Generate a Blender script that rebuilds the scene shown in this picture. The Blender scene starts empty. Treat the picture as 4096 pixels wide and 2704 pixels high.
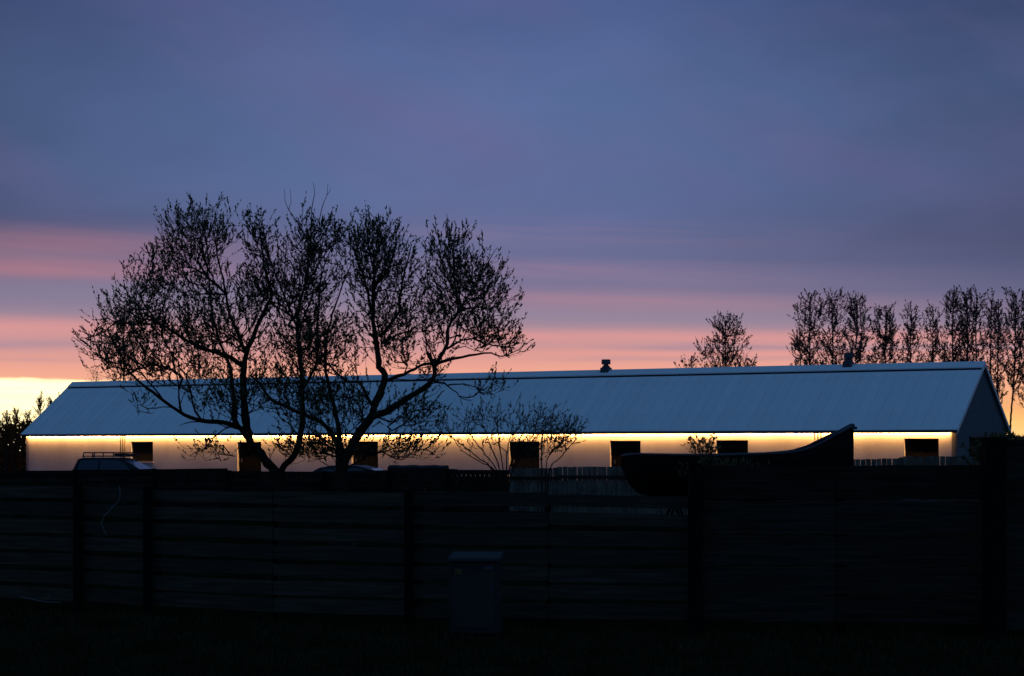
import bpy, math, random
import numpy as np
from mathutils import Vector, Matrix

random.seed(7)
rng = np.random.default_rng(7)
SC = bpy.context.scene
COL = SC.collection

# ------------------------------------------------------------------ camera
F = 7700.0          # focal length in photograph pixels
CX, HY = 2048.0, 1793.6
EYE = 1.85
cam_data = bpy.data.cameras.new('camera')
cam = bpy.data.objects.new('camera', cam_data)
COL.objects.link(cam)
cam.location = (0, 0, EYE)
cam.rotation_euler = (math.radians(90), 0, 0)
cam_data.sensor_width = 36.0
cam_data.lens = F / 4096 * 36.0
cam_data.shift_y = (HY - 1352) / 4096
cam_data.clip_end = 5000
SC.camera = cam


def P(px, py, Y):
    """world point seen at photograph pixel (px, py), Y metres away"""
    return Vector(((px - CX) / F * Y, Y, EYE + (HY - py) / F * Y))


def srgb(r, g, b):
    f = lambda c: c / 12.92 if c <= .04045 else ((c + .055) / 1.055) ** 2.4
    return (f(r / 255), f(g / 255), f(b / 255), 1)


# ------------------------------------------------------------------ view
SC.view_settings.view_transform = 'Standard'
SC.view_settings.look = 'None'
SC.view_settings.exposure = 0
SC.view_settings.gamma = 1
SC.view_settings.use_curve_mapping = False
SC.render.engine = 'CYCLES'
SC.cycles.use_denoising = True
SC.cycles.max_bounces = 4
SC.cycles.sample_clamp_indirect = 4

# ------------------------------------------------------------------ dusk sky
world = bpy.data.worlds.new('World')
SC.world = world
world.use_nodes = True
nt = world.node_tree
nt.nodes.clear()
N, LK = nt.nodes, nt.links


def M(op, a, b=None, c=None, clamp=False):
    n = N.new('ShaderNodeMath')
    n.operation = op
    n.use_clamp = clamp
    for i, v in enumerate((a, b, c)):
        if v is None:
            continue
        if isinstance(v, (int, float)):
            n.inputs[i].default_value = v
        else:
            LK.new(v, n.inputs[i])
    return n.outputs[0]


def smooth(x, lo, hi, a=0.0, b=1.0):
    n = N.new('ShaderNodeMapRange')
    n.interpolation_type = 'SMOOTHSTEP'
    LK.new(x, n.inputs['Value'])
    for k, v in (('From Min', lo), ('From Max', hi), ('To Min', a), ('To Max', b)):
        n.inputs[k].default_value = v
    return n.outputs[0]


def mixc(f, a, b, mode='MIX'):
    n = N.new('ShaderNodeMix')
    n.data_type = 'RGBA'
    n.blend_type = mode
    for s, v in ((n.inputs['Factor'], f), (n.inputs['A'], a), (n.inputs['B'], b)):
        if isinstance(v, (int, float)):
            s.default_value = v
        elif isinstance(v, tuple):
            s.default_value = v
        else:
            LK.new(v, s)
    return n.outputs['Result']


def el(y):
    return math.atan((HY - y) / F)


def azr(x):
    return math.atan((x - CX) / F)


tc = N.new('ShaderNodeTexCoord')
sx = N.new('ShaderNodeSeparateXYZ')
LK.new(tc.outputs['Generated'], sx.inputs[0])
AZ = M('ARCTAN2', sx.outputs[0], sx.outputs[1])
EL = M('MAXIMUM', M('ARCSINE', sx.outputs[2]), 0.0)


def cloud(sa, se, seed, detail=3, tilt=0.0, rough=.5):
    cb = N.new('ShaderNodeCombineXYZ')
    LK.new(M('MULTIPLY', AZ, sa), cb.inputs[0])
    LK.new(M('MULTIPLY', M('ADD', EL, M('MULTIPLY', AZ, tilt)), se), cb.inputs[1])
    cb.inputs[2].default_value = seed
    n = N.new('ShaderNodeTexNoise')
    LK.new(cb.outputs[0], n.inputs['Vector'])
    n.inputs['Scale'].default_value = 1
    n.inputs['Detail'].default_value = detail
    n.inputs['Roughness'].default_value = rough
    return M('SUBTRACT', n.outputs[0], .5)


big = cloud(3.2, 22, 3.3, 3, .05)
streak = cloud(5, 120, 8.1, 4, .07)
fine = cloud(14, 330, 1.7, 3, .05)
warp = M('ADD', M('MULTIPLY', big, .009), M('MULTIPLY', streak, .004))
amt = smooth(EL, el(1480), el(1200), .12, 1.0)
EW = M('ADD', EL, M('MULTIPLY', warp, amt))

ramp = N.new('ShaderNodeValToRGB')
cr = ramp.color_ramp
cr.interpolation = 'B_SPLINE'
stops = [(1793, (246, 178, 84)), (1640, (250, 176, 112)), (1540, (250, 180, 146)), (1490, (244, 170, 146)), (1420, (222, 156, 150)),
         (1330, (180, 144, 154)), (1230, (142, 128, 152)), (1120, (118, 115, 150)), (1010, (104, 110, 149)),
         (900, (96, 107, 150)), (750, (90, 108, 153)), (500, (89, 110, 156)), (200, (84, 103, 150)), (0, (77, 94, 141))]
pts = [(el(y) / (math.pi / 2), srgb(*c)) for y, c in stops]
pts += [(.22, srgb(72, 102, 158)), (.4, srgb(64, 108, 166)), (.7, srgb(60, 108, 168)), (1.0, srgb(58, 108, 168))]
while len(cr.elements) < len(pts):
    cr.elements.new(.5)
for e_, (p_, c_) in zip(cr.elements, pts):
    e_.position = p_
    e_.color = c_
LK.new(M('DIVIDE', EW, math.pi / 2), ramp.inputs[0])
sky = ramp.outputs[0]


def band(y0, tilt_px, half, x0=None, x1=None):
    """soft horizontal cloud streak round elevation y0, sloping tilt_px across the frame, fading between x0 and x1"""
    d = M('SUBTRACT', M('ADD', EL, M('MULTIPLY', streak, .0045)), el(y0))
    d = M('ADD', d, M('MULTIPLY', AZ, tilt_px / 4096.0))
    d = M('DIVIDE', d, half / F)
    g = M('EXPONENT', M('MULTIPLY', M('MULTIPLY', d, d), -1.0))
    if x0 is not None:
        g = M('MULTIPLY', g, smooth(AZ, azr(x0), azr(x1)) if x1 > x0 else M('SUBTRACT', 1.0, smooth(AZ, azr(x1), azr(x0))))
    return g


PINK = srgb(202, 138, 148)
SALM = srgb(246, 160, 150)
GREY = srgb(142, 132, 158)
BLUE = srgb(76, 92, 136)
for y0, tl, hf, x0, x1, colr, k in [
        (1010, 40, 66, 1600, 0, PINK, .46), (1105, 30, 46, 1500, 0, PINK, .60),
        (1060, 40, 20, 900, 0, GREY, .26),
        (925, 60, 44, 1500, 200, BLUE, .30),
        (1190, 20, 46, 1500, 100, GREY, .68), (1250, 0, 26, 1100, 100, GREY, .30),
        (1330, 10, 38, 1300, 100, SALM, .48), (1385, -10, 17, 1000, 100, GREY, .38),
        (1450, 10, 12, 900, 100, GREY, .16),
        (930, 110, 50, 1300, 1900, PINK, .07), (1075, 90, 56, 1200, 1900, PINK, .10), (1195, 80, 40, 1400, 2200, PINK, .26),
        (1262, 70, 38, 1500, 2300, GREY, .56), (1345, 40, 24, 1500, 2100, SALM, .40),
        (1386, 30, 14, 2200, 2800, GREY, .44), (1412, 20, 12, 1700, 2300, SALM, .28),
        (1432, 10, 9, 2000, 2500, GREY, .24),
        (960, 20, 110, 1400, 3200, BLUE, .12), (1140, 90, 20, 1700, 2300, BLUE, .12), (1015, 100, 22, 1700, 2300, BLUE, .16)]:
    f_ = M('MULTIPLY', band(y0, tl, hf, x0, x1), M('ADD', M('MULTIPLY', fine, .30), k), clamp=True)
    if x1 > x0 and colr in (PINK,):
        f_ = M('MULTIPLY', f_, smooth(AZ, azr(2300), azr(4300), 1.0, .25))
    sky = mixc(f_, sky, colr)

sky = mixc(M('MULTIPLY', smooth(AZ, azr(2500), azr(4600), 0, .75), M('MULTIPLY', smooth(EL, el(1420), el(1150)), smooth(EL, el(700), el(1000)))), sky, srgb(92, 98, 136))
# broad soft lumps of the cloud deck, everywhere above the bands
lump = M('MULTIPLY', cloud(5, 9, 5.5, 4), smooth(EL, el(1150), el(800)))
lump2 = M('MULTIPLY', cloud(11, 30, 9.5, 4, -.15), smooth(EL, el(1250), el(900)))
offside = smooth(M('ABSOLUTE', M('ADD', AZ, .01)), .02, .34, 0, .44)
offside = M('MULTIPLY', offside, smooth(EL, el(1350), el(850)))
hi = M('ADD', M('SUBTRACT', 1.0, offside), M('ADD', M('MULTIPLY', lump, .34), M('MULTIPLY', lump2, .20)))
hv = N.new('ShaderNodeVectorMath')
hv.operation = 'SCALE'
LK.new(sky, hv.inputs[0])
LK.new(hi, hv.inputs['Scale'])
sky = hv.outputs[0]
rose = M('MULTIPLY', M('MULTIPLY', M('ADD', cloud(6, 16, 12.5, 3, .35), .06), smooth(EL, el(1000), el(700))), 1.25, clamp=True)
sky = mixc(rose, sky, srgb(112, 98, 144))

# the gap of clear sky under the cloud deck where the sun has just set
edge = M('ADD', M('ADD', el(1512), M('MULTIPLY', M('ADD', AZ, azr(4096)), (el(1625) - el(1512)) / (2 * azr(4096)))),
         M('MULTIPLY', cloud(26, 60, 2.2, 5), .005))
soft = smooth(AZ, azr(500), azr(4000), .0024, .012)
g1 = M('DIVIDE', M('SUBTRACT', edge, EL), soft, clamp=True)
g1 = M('MULTIPLY', M('MULTIPLY', g1, g1), M('SUBTRACT', 3.0, M('MULTIPLY', g1, 2.0)))
gl = mixc(smooth(AZ, azr(200), azr(3900)), (1.95, 1.65, .88, 1), (1.05, .62, .20, 1))
gfx = M('ADD', .5, M('MULTIPLY', cloud(20, 420, 6.6, 4), 2.2), clamp=True)
gl = mixc(M('MULTIPLY', gfx, .38), gl, (1.15, .72, .34, 1))
side = M('COSINE', M('ADD', AZ, .25))
near_sun = smooth(side, .35, .95)
sky = mixc(M('MULTIPLY', g1, near_sun), sky, gl)

# away from the sunset the low sky turns to plain dusk blue
east = N.new('ShaderNodeValToRGB')
ce = east.color_ramp
for e_, (p_, c_) in zip([ce.elements[0], ce.elements[1], ce.elements.new(.12), ce.elements.new(.35)],
                        [(0, srgb(38, 50, 92)), (1, srgb(46, 84, 150)), (.12, srgb(48, 64, 116)), (.35, srgb(52, 84, 150))]):
    pass
for e_, (p_, c_) in zip(ce.elements, [(0, srgb(44, 66, 108)), (.12, srgb(54, 88, 140)), (.35, srgb(60, 106, 164)), (1, srgb(58, 108, 168))]):
    e_.position = p_
    e_.color = c_
LK.new(M('DIVIDE', EL, math.pi / 2), east.inputs[0])
sky = mixc(smooth(side, -.1, .75), east.outputs[0], sky)

bg = N.new('ShaderNodeBackground')
bg.inputs['Strength'].default_value = 1.0
LK.new(sky, bg.inputs[0])
wo = N.new('ShaderNodeOutputWorld')
LK.new(bg.outputs[0], wo.inputs[0])
world.cycles.sampling_method = 'MANUAL'
world.cycles.sample_map_resolution = 1024


# ------------------------------------------------------------------ materials
def mat(name, c, rough=.8, metal=0.0, noise=.25, scale=6.0, stretch=(1, 1, 1), bump=.0, spec=.3, c2=None, emit=None, trans=0):
    m = bpy.data.materials.new(name)
    m.use_nodes = True
    t = m.node_tree
    b = t.nodes['Principled BSDF']
    b.inputs['Roughness'].default_value = rough
    b.inputs['Metallic'].default_value = metal
    b.inputs['Specular IOR Level'].default_value = spec
    o = t.nodes.new('ShaderNodeTexCoord')
    mp = t.nodes.new('ShaderNodeMapping')
    mp.inputs['Scale'].default_value = stretch
    t.links.new(o.outputs['Object'], mp.inputs[0])
    n = t.nodes.new('ShaderNodeTexNoise')
    n.inputs['Scale'].default_value = scale
    n.inputs['Detail'].default_value = 5
    t.links.new(mp.outputs[0], n.inputs['Vector'])
    r = t.nodes.new('ShaderNodeValToRGB')
    r.color_ramp.elements[0].position = .3
    r.color_ramp.elements[1].position = .7
    d = c2 or tuple(x * (1 - noise) for x in c)
    r.color_ramp.elements[0].color = (*d, 1)
    r.color_ramp.elements[1].color = (*[min(1, x * (1 + noise)) for x in c], 1)
    t.links.new(n.outputs[0], r.inputs[0])
    # each board or piece keeps a slightly different tone
    oi = t.nodes.new('ShaderNodeObjectInfo')
    hs = t.nodes.new('ShaderNodeHueSaturation')
    mr = t.nodes.new('ShaderNodeMapRange')
    mr.inputs['To Min'].default_value = 1 - noise * .6
    mr.inputs['To Max'].default_value = 1 + noise * .6
    t.links.new(oi.outputs['Random'], mr.inputs[0])
    t.links.new(mr.outputs[0], hs.inputs['Value'])
    t.links.new(r.outputs[0], hs.inputs['Color'])
    t.links.new(hs.outputs[0], b.inputs['Base Color'])
    if bump:
        bp = t.nodes.new('ShaderNodeBump')
        bp.inputs['Strength'].default_value = bump
        bp.inputs['Distance'].default_value = .02
        t.links.new(n.outputs[0], bp.inputs['Height'])
        t.links.new(bp.outputs[0], b.inputs['Normal'])
    if trans:
        tl = t.nodes.new('ShaderNodeBsdfTranslucent')
        t.links.new(hs.outputs[0], tl.inputs['Color'])
        ms = t.nodes.new('ShaderNodeMixShader')
        ms.inputs[0].default_value = trans
        t.links.new(b.outputs[0], ms.inputs[1])
        t.links.new(tl.outputs[0], ms.inputs[2])
        t.links.new(ms.outputs[0], t.nodes['Material Output'].inputs['Surface'])
    if emit:
        b.inputs['Emission Color'].default_value = (*emit[0], 1)
        b.inputs['Emission Strength'].default_value = emit[1]
    return m


MT = dict(
    roof=mat('painted_metal_roof', (.72, .67, .58), .55, noise=.04, scale=.6, spec=.3),
    panel=mat('seamed_roof_sheet', (.76, .71, .61), .55, noise=.055, scale=.5, spec=.3),
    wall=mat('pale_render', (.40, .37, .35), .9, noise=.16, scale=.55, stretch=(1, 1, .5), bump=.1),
    gable=mat('shaded_gable', (.135, .13, .12), .9, spec=.1, noise=.06, scale=1.2),  # darker than the long wall: the gable's shade is put into its colour
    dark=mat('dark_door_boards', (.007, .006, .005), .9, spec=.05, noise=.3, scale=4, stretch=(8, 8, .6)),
    trim=mat('dark_trim', (.03, .03, .032), .6),
    pipe=mat('dark_pipe', (.06, .045, .035), .5),
    zinc=mat('dull_zinc', (.06, .065, .075), .5, metal=.3, noise=.15),
    board=mat('weathered_fence_board', (.056, .042, .026), .95, spec=.02, noise=.35, scale=3, stretch=(.6, 1, 9), bump=.5),
    slab=mat('rough_sawn_slab', (.030, .022, .014), .95, spec=.05, noise=.5, scale=3, stretch=(.5, 1, 12), bump=.6),
    post=mat('dark_tarred_post', (.008, .006, .004), .95, spec=.03, noise=.3),
    rail=mat('dark_weathered_rail', (.022, .017, .011), .95, spec=.05, noise=.4, scale=4),
    picket=mat('grey_picket', (.125, .10, .068), .9, spec=.05, noise=.35, scale=5),
    bark=mat('dark_willow_bark', (.026, .019, .012), .98, spec=.05, noise=.4, scale=9, bump=.6),
    leaf=mat('willow_leaf', (.105, .095, .042), .9, spec=.03, trans=.3, noise=.35, scale=3),
    far_bark=mat('far_bark', (.035, .024, .020), .95, spec=.05, noise=.3),
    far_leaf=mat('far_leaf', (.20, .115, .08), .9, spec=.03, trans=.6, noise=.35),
    needle=mat('bloom_red_needles', (.26, .085, .026), .9, spec=.03, trans=.75, noise=.3),  # red-orange bloom of the sunset put into the needle colour
    grass=mat('dusk_grass', (.013, .010, .004), 1.0, spec=0.0, noise=.5, scale=.7),
    blade=mat('grass_blades', (.034, .027, .011), 1.0, spec=.0, noise=.5, scale=2),
    dry=mat('dry_stem', (.15, .13, .10), .8, noise=.2),
    hull=mat('old_boat_planks', (.020, .015, .011), .9, spec=.05, noise=.35, scale=3, stretch=(.6, 3, 6), bump=.3),
    gunwale=mat('boat_gunwale', (.045, .045, .045), .7, noise=.3),
    paint=mat('dark_car_paint', (.012, .012, .012), .5, noise=.03, spec=.15),
    paint2=mat('dark_blue_car_paint', (.008, .009, .010), .5, noise=.03, spec=.15),
    glass=mat('car_glass', (.02, .022, .024), .1, noise=.02, spec=.4),
    tyre=mat('tyre_rubber', (.012, .012, .012), .9),
    rim=mat('alloy_rim', (.25, .25, .26), .35, metal=.8),
    lampglass=mat('lamp_glass', (.35, .35, .35), .15, spec=.7),
    cab=mat('grey_cabinet_shell', (.038, .032, .024), .9, spec=.05, noise=.25, scale=2),
    cablid=mat('cabinet_lid', (.045, .040, .034), .8, spec=.1, noise=.1),
    yellow=mat('yellow_sticker', (.09, .06, .006), .6, noise=.1),
    plate=mat('pale_plate', (.05, .05, .05), .6),
    tarp=mat('grey_tarpaulin', (.016, .016, .015), .9, spec=.05, noise=.15),
    brown=mat('brown_box', (.10, .065, .055), .8),
    led=mat('led_diffuser', (.8, .7, .5), .5, emit=((1, .74, .40), 14)),
)


# ------------------------------------------------------------------ mesh builder
class MB:
    def __init__(self):
        self.v, self.f = [], []

    def quad(self, *p):
        i = len(self.v)
        self.v += [tuple(q) for q in p]
        self.f.append(tuple(range(i, i + len(p))))
        return self

    def box(self, a, b, fr=None):
        """box between corners a and b; fr maps local coordinates to world"""
        i = len(self.v)
        for x in (a[0], b[0]):
            for y in (a[1], b[1]):
                for z in (a[2], b[2]):
                    p = Vector((x, y, z))
                    self.v.append(tuple(fr(p) if fr else p))
        self.f += [(i, i + 1, i + 3, i + 2), (i + 4, i + 6, i + 7, i + 5), (i, i + 4, i + 5, i + 1),
                   (i + 2, i + 3, i + 7, i + 6), (i, i + 2, i + 6, i + 4), (i + 1, i + 5, i + 7, i + 3)]
        return self

    def hexa(self, lo, hi):
        """solid between two quads (4 points each)"""
        i = len(self.v)
        self.v += [tuple(p) for p in lo] + [tuple(p) for p in hi]
        self.f += [(i + 3, i + 2, i + 1, i), (i + 4, i + 5, i + 6, i + 7)]
        for k in range(4):
            j = (k + 1) % 4
            self.f.append((i + k, i + j, i + 4 + j, i + 4 + k))
        return self

    def prism(self, prof, a, b, fr):
        """profile [(x,z)] extruded in y from a to b"""
        i = len(self.v)
        n = len(prof)
        for y in (a, b):
            for x, z in prof:
                self.v.append(tuple(fr(Vector((x, y, z)))))
        self.f.append(tuple(range(i, i + n)))
        self.f.append(tuple(range(i + 2 * n - 1, i + n - 1, -1)))
        for k in range(n):
            j = (k + 1) % n
            self.f.append((i + k, i + n + k, i + n + j, i + j))
        return self

    def tube(self, pts, rad, n=6, cap=True):
        pts = [Vector(p) for p in pts]
        base = len(self.v)
        up = None
        m = len(pts)
        for k, p in enumerate(pts):
            d = (pts[min(k + 1, m - 1)] - pts[max(k - 1, 0)])
            if d.length < 1e-9:
                d = Vector((0, 0, 1))
            d.normalize()
            if up is None:
                up = d.orthogonal().normalized()
            else:
                up = (up - d * up.dot(d))
                up = up.normalized() if up.length > 1e-6 else d.orthogonal().normalized()
            w = d.cross(up)
            for q in range(n):
                a = 2 * math.pi * q / n
                self.v.append(tuple(p + (up * math.cos(a) + w * math.sin(a)) * rad[k]))
        for k in range(m - 1):
            for q in range(n):
                a = base + k * n + q
                b = base + k * n + (q + 1) % n
                self.f.append((a, b, b + n, a + n))
        if cap:
            self.f.append(tuple(base + q for q in range(n - 1, -1, -1)))
            self.f.append(tuple(base + (m - 1) * n + q for q in range(n)))
        return self

    def lathe(self, prof, n, fr):
        base = len(self.v)
        for r, z in prof:
            for q in range(n):
                a = 2 * math.pi * q / n
                self.v.append(tuple(fr(Vector((r * math.cos(a), r * math.sin(a), z)))))
        for k in range(len(prof) - 1):
            for q in range(n):
                a = base + k * n + q
                b = base + k * n + (q + 1) % n
                self.f.append((a, b, b + n, a + n))
        self.f.append(tuple(base + q for q in range(n - 1, -1, -1)))
        self.f.append(tuple(base + (len(prof) - 1) * n + q for q in range(n)))
        return self

    def build(self, name, m, parent=None, smooth=False, org=None):
        o0 = Vector(org) if org is not None else (root_of(parent).location.copy() if parent else Vector())
        me = bpy.data.meshes.new(name)
        me.from_pydata([(x - o0.x, y - o0.y, z - o0.z) for x, y, z in self.v], [], self.f)
        me.materials.append(MT[m])
        if smooth:
            me.polygons.foreach_set('use_smooth', [True] * len(me.polygons))
        me.update()
        ob = bpy.data.objects.new(name, me)
        COL.objects.link(ob)
        if parent:
            ob.parent = parent
        elif org is not None:
            ob.location = o0
        return ob


def root_of(o):
    while o.parent:
        o = o.parent
    return o


def tag(o, label=None, cat=None, group=None, kind=None):
    if label: o['label'] = label
    if cat: o['category'] = cat
    if group: o['group'] = group
    if kind: o['kind'] = kind
    return o


def empty(name, loc, label=None, cat=None, group=None):
    o = bpy.data.objects.new(name, None)
    o.empty_display_size = .2
    COL.objects.link(o)
    o.location = loc
    return tag(o, label, cat, group)


IDENT = lambda p: p

# ------------------------------------------------------------------ ground
g = MB()
rad = [0, 8, 16, 22, 28, 40, 60, 90, 150, 300, 700, 1500]
NA = 72
g.v.append((0, 0, 0))
for r in rad[1:]:
    for k in range(NA):
        a = 2 * math.pi * k / NA
        g.v.append((r * math.cos(a), r * math.sin(a), 0 if r < 10 or r > 80 else random.uniform(-.03, .0)))
for k in range(NA):
    g.f.append((0, 1 + k, 1 + (k + 1) % NA))
for j in range(len(rad) - 2):
    for k in range(NA):
        a, b = 1 + j * NA + k, 1 + j * NA + (k + 1) % NA
        g.f.append((a, a + NA, b + NA, b))
tag(g.build('ground', 'grass', smooth=True), kind='structure')

# ------------------------------------------------------------------ barn
D = 100.0
TH = .5221
LEN, WID = .6571 * D, .101 * D
ZE, ZR = EYE + .0098 * D, EYE + .0465 * D
BO = Vector((.2311 * D, D, 0))
BU = Vector((-math.cos(TH), math.sin(TH), 0))
BV = Vector((math.sin(TH), math.cos(TH), 0))
B = lambda p: BO + BU * p[0] + BV * p[1] + Vector((0, 0, p[2]))      # u along the building, v across it, z up
OH = .34                                                             # eaves overhang
PITCH = (ZR - ZE) / (WID / 2)


def wall_u(px, v=OH):
    """u of the point on the long wall (plane v) seen in photograph column px"""
    s = (px - CX) / F
    o = BO + BV * v
    return (s * o.y - o.x) / (BU.x - s * BU.y)


def wall_z(px, py, v=OH):
    q = BO + BV * v + BU * wall_u(px, v)
    return EYE + (HY - py) / F * q.y


barn = empty('barn', BO, 'long low white barn with blue-grey metal roof and a light strip glowing under its eaves', 'barn')
UW0, UW1 = .12, LEN - .12
# long front wall with openings
ops = [(525, 612, 1767, 1847), (949, 1045, 1768, None), (1407, 1512, 1766, None), (2037, 2157, 1766, None),
       (2440, 2562, 1763, None), (2865, 2992, 1761, None), (3617, 3755, 1754, None)]
opn = sorted([(wall_u(b), wall_u(a), wall_z((a + b) / 2, t), wall_z((a + b) / 2, bt) if bt else .02) for a, b, t, bt in ops])
ZW = ZE + .04
w = MB()
VT = .28
last = UW0
for u0, u1, zt, zb in opn:
    w.box((last, OH, 0), (u0, OH + VT, ZW), B)
    w.box((u0, OH, zt), (u1, OH + VT, ZW), B)
    if zb > .1:
        w.box((u0, OH, 0), (u1, OH + VT, zb), B)
    last = u1
w.box((last, OH, 0), (UW1, OH + VT, ZW), B)
w.box((UW0, WID - OH - VT, 0), (UW1, WID - OH, ZW), B)
w.build('wall', 'wall', barn)
# gable walls (five-sided, solid)
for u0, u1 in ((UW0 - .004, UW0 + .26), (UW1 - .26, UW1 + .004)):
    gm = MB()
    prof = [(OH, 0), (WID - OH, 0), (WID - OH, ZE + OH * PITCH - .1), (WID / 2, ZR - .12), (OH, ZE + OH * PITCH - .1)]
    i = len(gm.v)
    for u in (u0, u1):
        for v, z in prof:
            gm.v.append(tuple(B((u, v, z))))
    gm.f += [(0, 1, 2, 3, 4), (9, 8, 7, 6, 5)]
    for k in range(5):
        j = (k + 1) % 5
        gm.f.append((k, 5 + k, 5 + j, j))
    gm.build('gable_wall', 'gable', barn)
# door in the visible gable
gd = MB()
gd.box((UW0 - .05, 2.62, .02), (UW0 - .006, 6.6, 2.42), B)
gdo = gd.build('gable_door', 'dark', barn)
MB().box((UW0 - .09, 2.55, 2.42), (UW0 - .006, 6.7, 2.50), B).build('door_track', 'trim', gdo)
# doors set back in the openings of the long wall
for u0, u1, zt, zb in opn:
    if zb > .1:
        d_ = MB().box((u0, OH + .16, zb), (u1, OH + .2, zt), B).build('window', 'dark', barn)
        fm = MB()
        fm.box((u0, OH + .12, zb), (u0 + .06, OH + .158, zt), B)
        fm.box((u1 - .06, OH + .12, zb), (u1, OH + .158, zt), B)
        fm.box((u0 + .06, OH + .12, zt - .06), (u1 - .06, OH + .158, zt), B)
        fm.box((u0 + .06, OH + .12, zb), (u1 - .06, OH + .158, zb + .06), B)
        fm.build('frame', 'trim', d_)
        MB().box((u0 - .05, OH - .07, zb - .05), (u1 + .05, OH - .003, zb - .003), B).build('sill', 'wall', d_)
    else:
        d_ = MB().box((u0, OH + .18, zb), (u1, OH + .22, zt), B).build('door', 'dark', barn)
        bt = MB()
        for k in range(1, 9):
            uu = u0 + (u1 - u0) * k / 9
            bt.box((uu - .012, OH + .168, zb + .05), (uu + .012, OH + .179, zt - .1), B)
        bt.build('batten', 'dark', d_)
        MB().box((u1 - .25, OH + .13, .95), (u1 - .2, OH + .178, 1.2), B).build('handle', 'zinc', d_)

# roof: front and back slope, each one sheet of standing-seam metal, and the raised ridge cover
RS = (ZR - ZE) / (WID / 2)
DG = .46                                                             # ridge cover starts this far (in v) from the ridge
ROOF_T = .10


def slope(v0, v1, dz0, dz1, u0, u1, front=True):
    """slab on the roof slope from v0 to v1"""
    f = (lambda v: v) if front else (lambda v: WID - v)
    z = lambda v: ZE + RS * v
    a, b = f(v0), f(v1)
    lo = [B((u0, a, z(v0) + dz0)), B((u1, a, z(v0) + dz0)), B((u1, b, z(v1) + dz0)), B((u0, b, z(v1) + dz0))]
    hi_ = [B((u0, a, z(v0) + dz1)), B((u1, a, z(v0) + dz1)), B((u1, b, z(v1) + dz1)), B((u0, b, z(v1) + dz1))]
    return lo, hi_


for front in (True, False):
    r = MB()
    r.hexa(*slope(0, WID / 2 - DG - .10, -ROOF_T, 0, 0, LEN, front))
    r.hexa(*slope(WID / 2 - DG - .10, WID / 2, -ROOF_T - .02, -.07, .02, LEN - .02, front))
    ro = r.build('roof', 'roof', barn)
    PW = .66
    first_p = None
    for k in range(int((LEN - .04) / PW)):
        if first_p is None:
            s_ = MB()
            s_.hexa(*slope(.02, WID / 2 - DG - .12, .001, .006, .022, .02 + PW - .040, front))
            s_.hexa(*slope(.02, WID / 2 - DG - .12, .0012, .020, .02 + PW - .036, .02 + PW - .004, front))
            first_p = s_.build('roof_panel', 'panel', ro)
        else:
            c_ = first_p.copy()
            COL.objects.link(c_)
            c_.location = BU * (PW * k)
    c = MB()
    c.hexa(*slope(WID / 2 - DG, WID / 2 + .0, .03, .09, -.02, LEN + .02, front))
    co = c.build('ridge_cover', 'roof', barn)
    for ua, ub in ((-.05, .0), (LEN, LEN + .05)):
        vg = MB()
        vg.hexa(*slope(-.03, WID / 2 - .001, -.2, .025, ua, ub, front))
        vg.build('verge_board', 'roof', barn)
# dark strip painting the shade in the ventilation gap under the ridge cover
vgap = MB()
vgap.hexa(*slope(WID / 2 - DG - .09, WID / 2 - DG + .1, -.068, -.03, .03, LEN - .03, True))
vgap.build('vent_gap_shade', 'trim', barn)
# gutter, soffit, strip light
gt = MB()
gt.prism([(0, 0), (0, 0)], 0, 1, IDENT) if False else None
gt.box((-.03, -.13, ZE - .13), (LEN + .03, -.01, ZE - .02), B)
gut = gt.build('gutter', 'trim', barn)
k = 1.0
while k < LEN:
    MB().box((k - .03, -.135, ZE - .165), (k + .03, .05, ZE - .132), B).build('gutter_bracket', 'trim', gut)
    k += 3.3
sf = MB()
sf.box((.02, -.008, ZE - .16), (LEN - .02, .03, ZE - .10), B)
sf.build('fascia', 'trim', barn)
MB().box((.02, .032, ZE - .06), (LEN - .02, OH - .003, ZE - .03), B).build('soffit', 'wall', barn)
U0L, U1L = wall_u(3800, .2), wall_u(96, .2)
NL = 9
sg = (U1L - U0L) / NL
ang = math.atan2(BU.y, BU.x)
lp_mesh = None
for k in range(NL):
    ua, ub = U0L + sg * k, U0L + sg * (k + 1)
    if lp_mesh is None:
        m_ = MB()
        m_.box((ua + .01, .235, ZE - .085), (ub - .01, .290, ZE - .064), B)
        lo_ = m_.build('light_strip', 'led', barn)
        lp_mesh = lo_
    else:
        lo_ = lp_mesh.copy()
        COL.objects.link(lo_)
        lo_.location = BU * (sg * k)
    ld = bpy.data.lights.new('strip_lamp', 'AREA')
    ld.shape = 'RECTANGLE'
    ld.size, ld.size_y = sg - .02, .04
    ld.energy = 360 * sg / 7.0
    ld.color = (1, .47, .13)
    lo2 = bpy.data.objects.new('strip_lamp', ld)
    COL.objects.link(lo2)
    lo2.parent = barn
    c_ = B(((ua + ub) / 2, .262, ZE - .095))
    lo2.location = c_ - BO
    # faces down and a little towards the wall
    zc = -(Vector((0, 0, -1)) + BV * .05).normalized()
    xc = BU.copy()
    yc = zc.cross(xc)
    lo2.rotation_euler = Matrix((xc, yc, zc)).transposed().to_euler()
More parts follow.
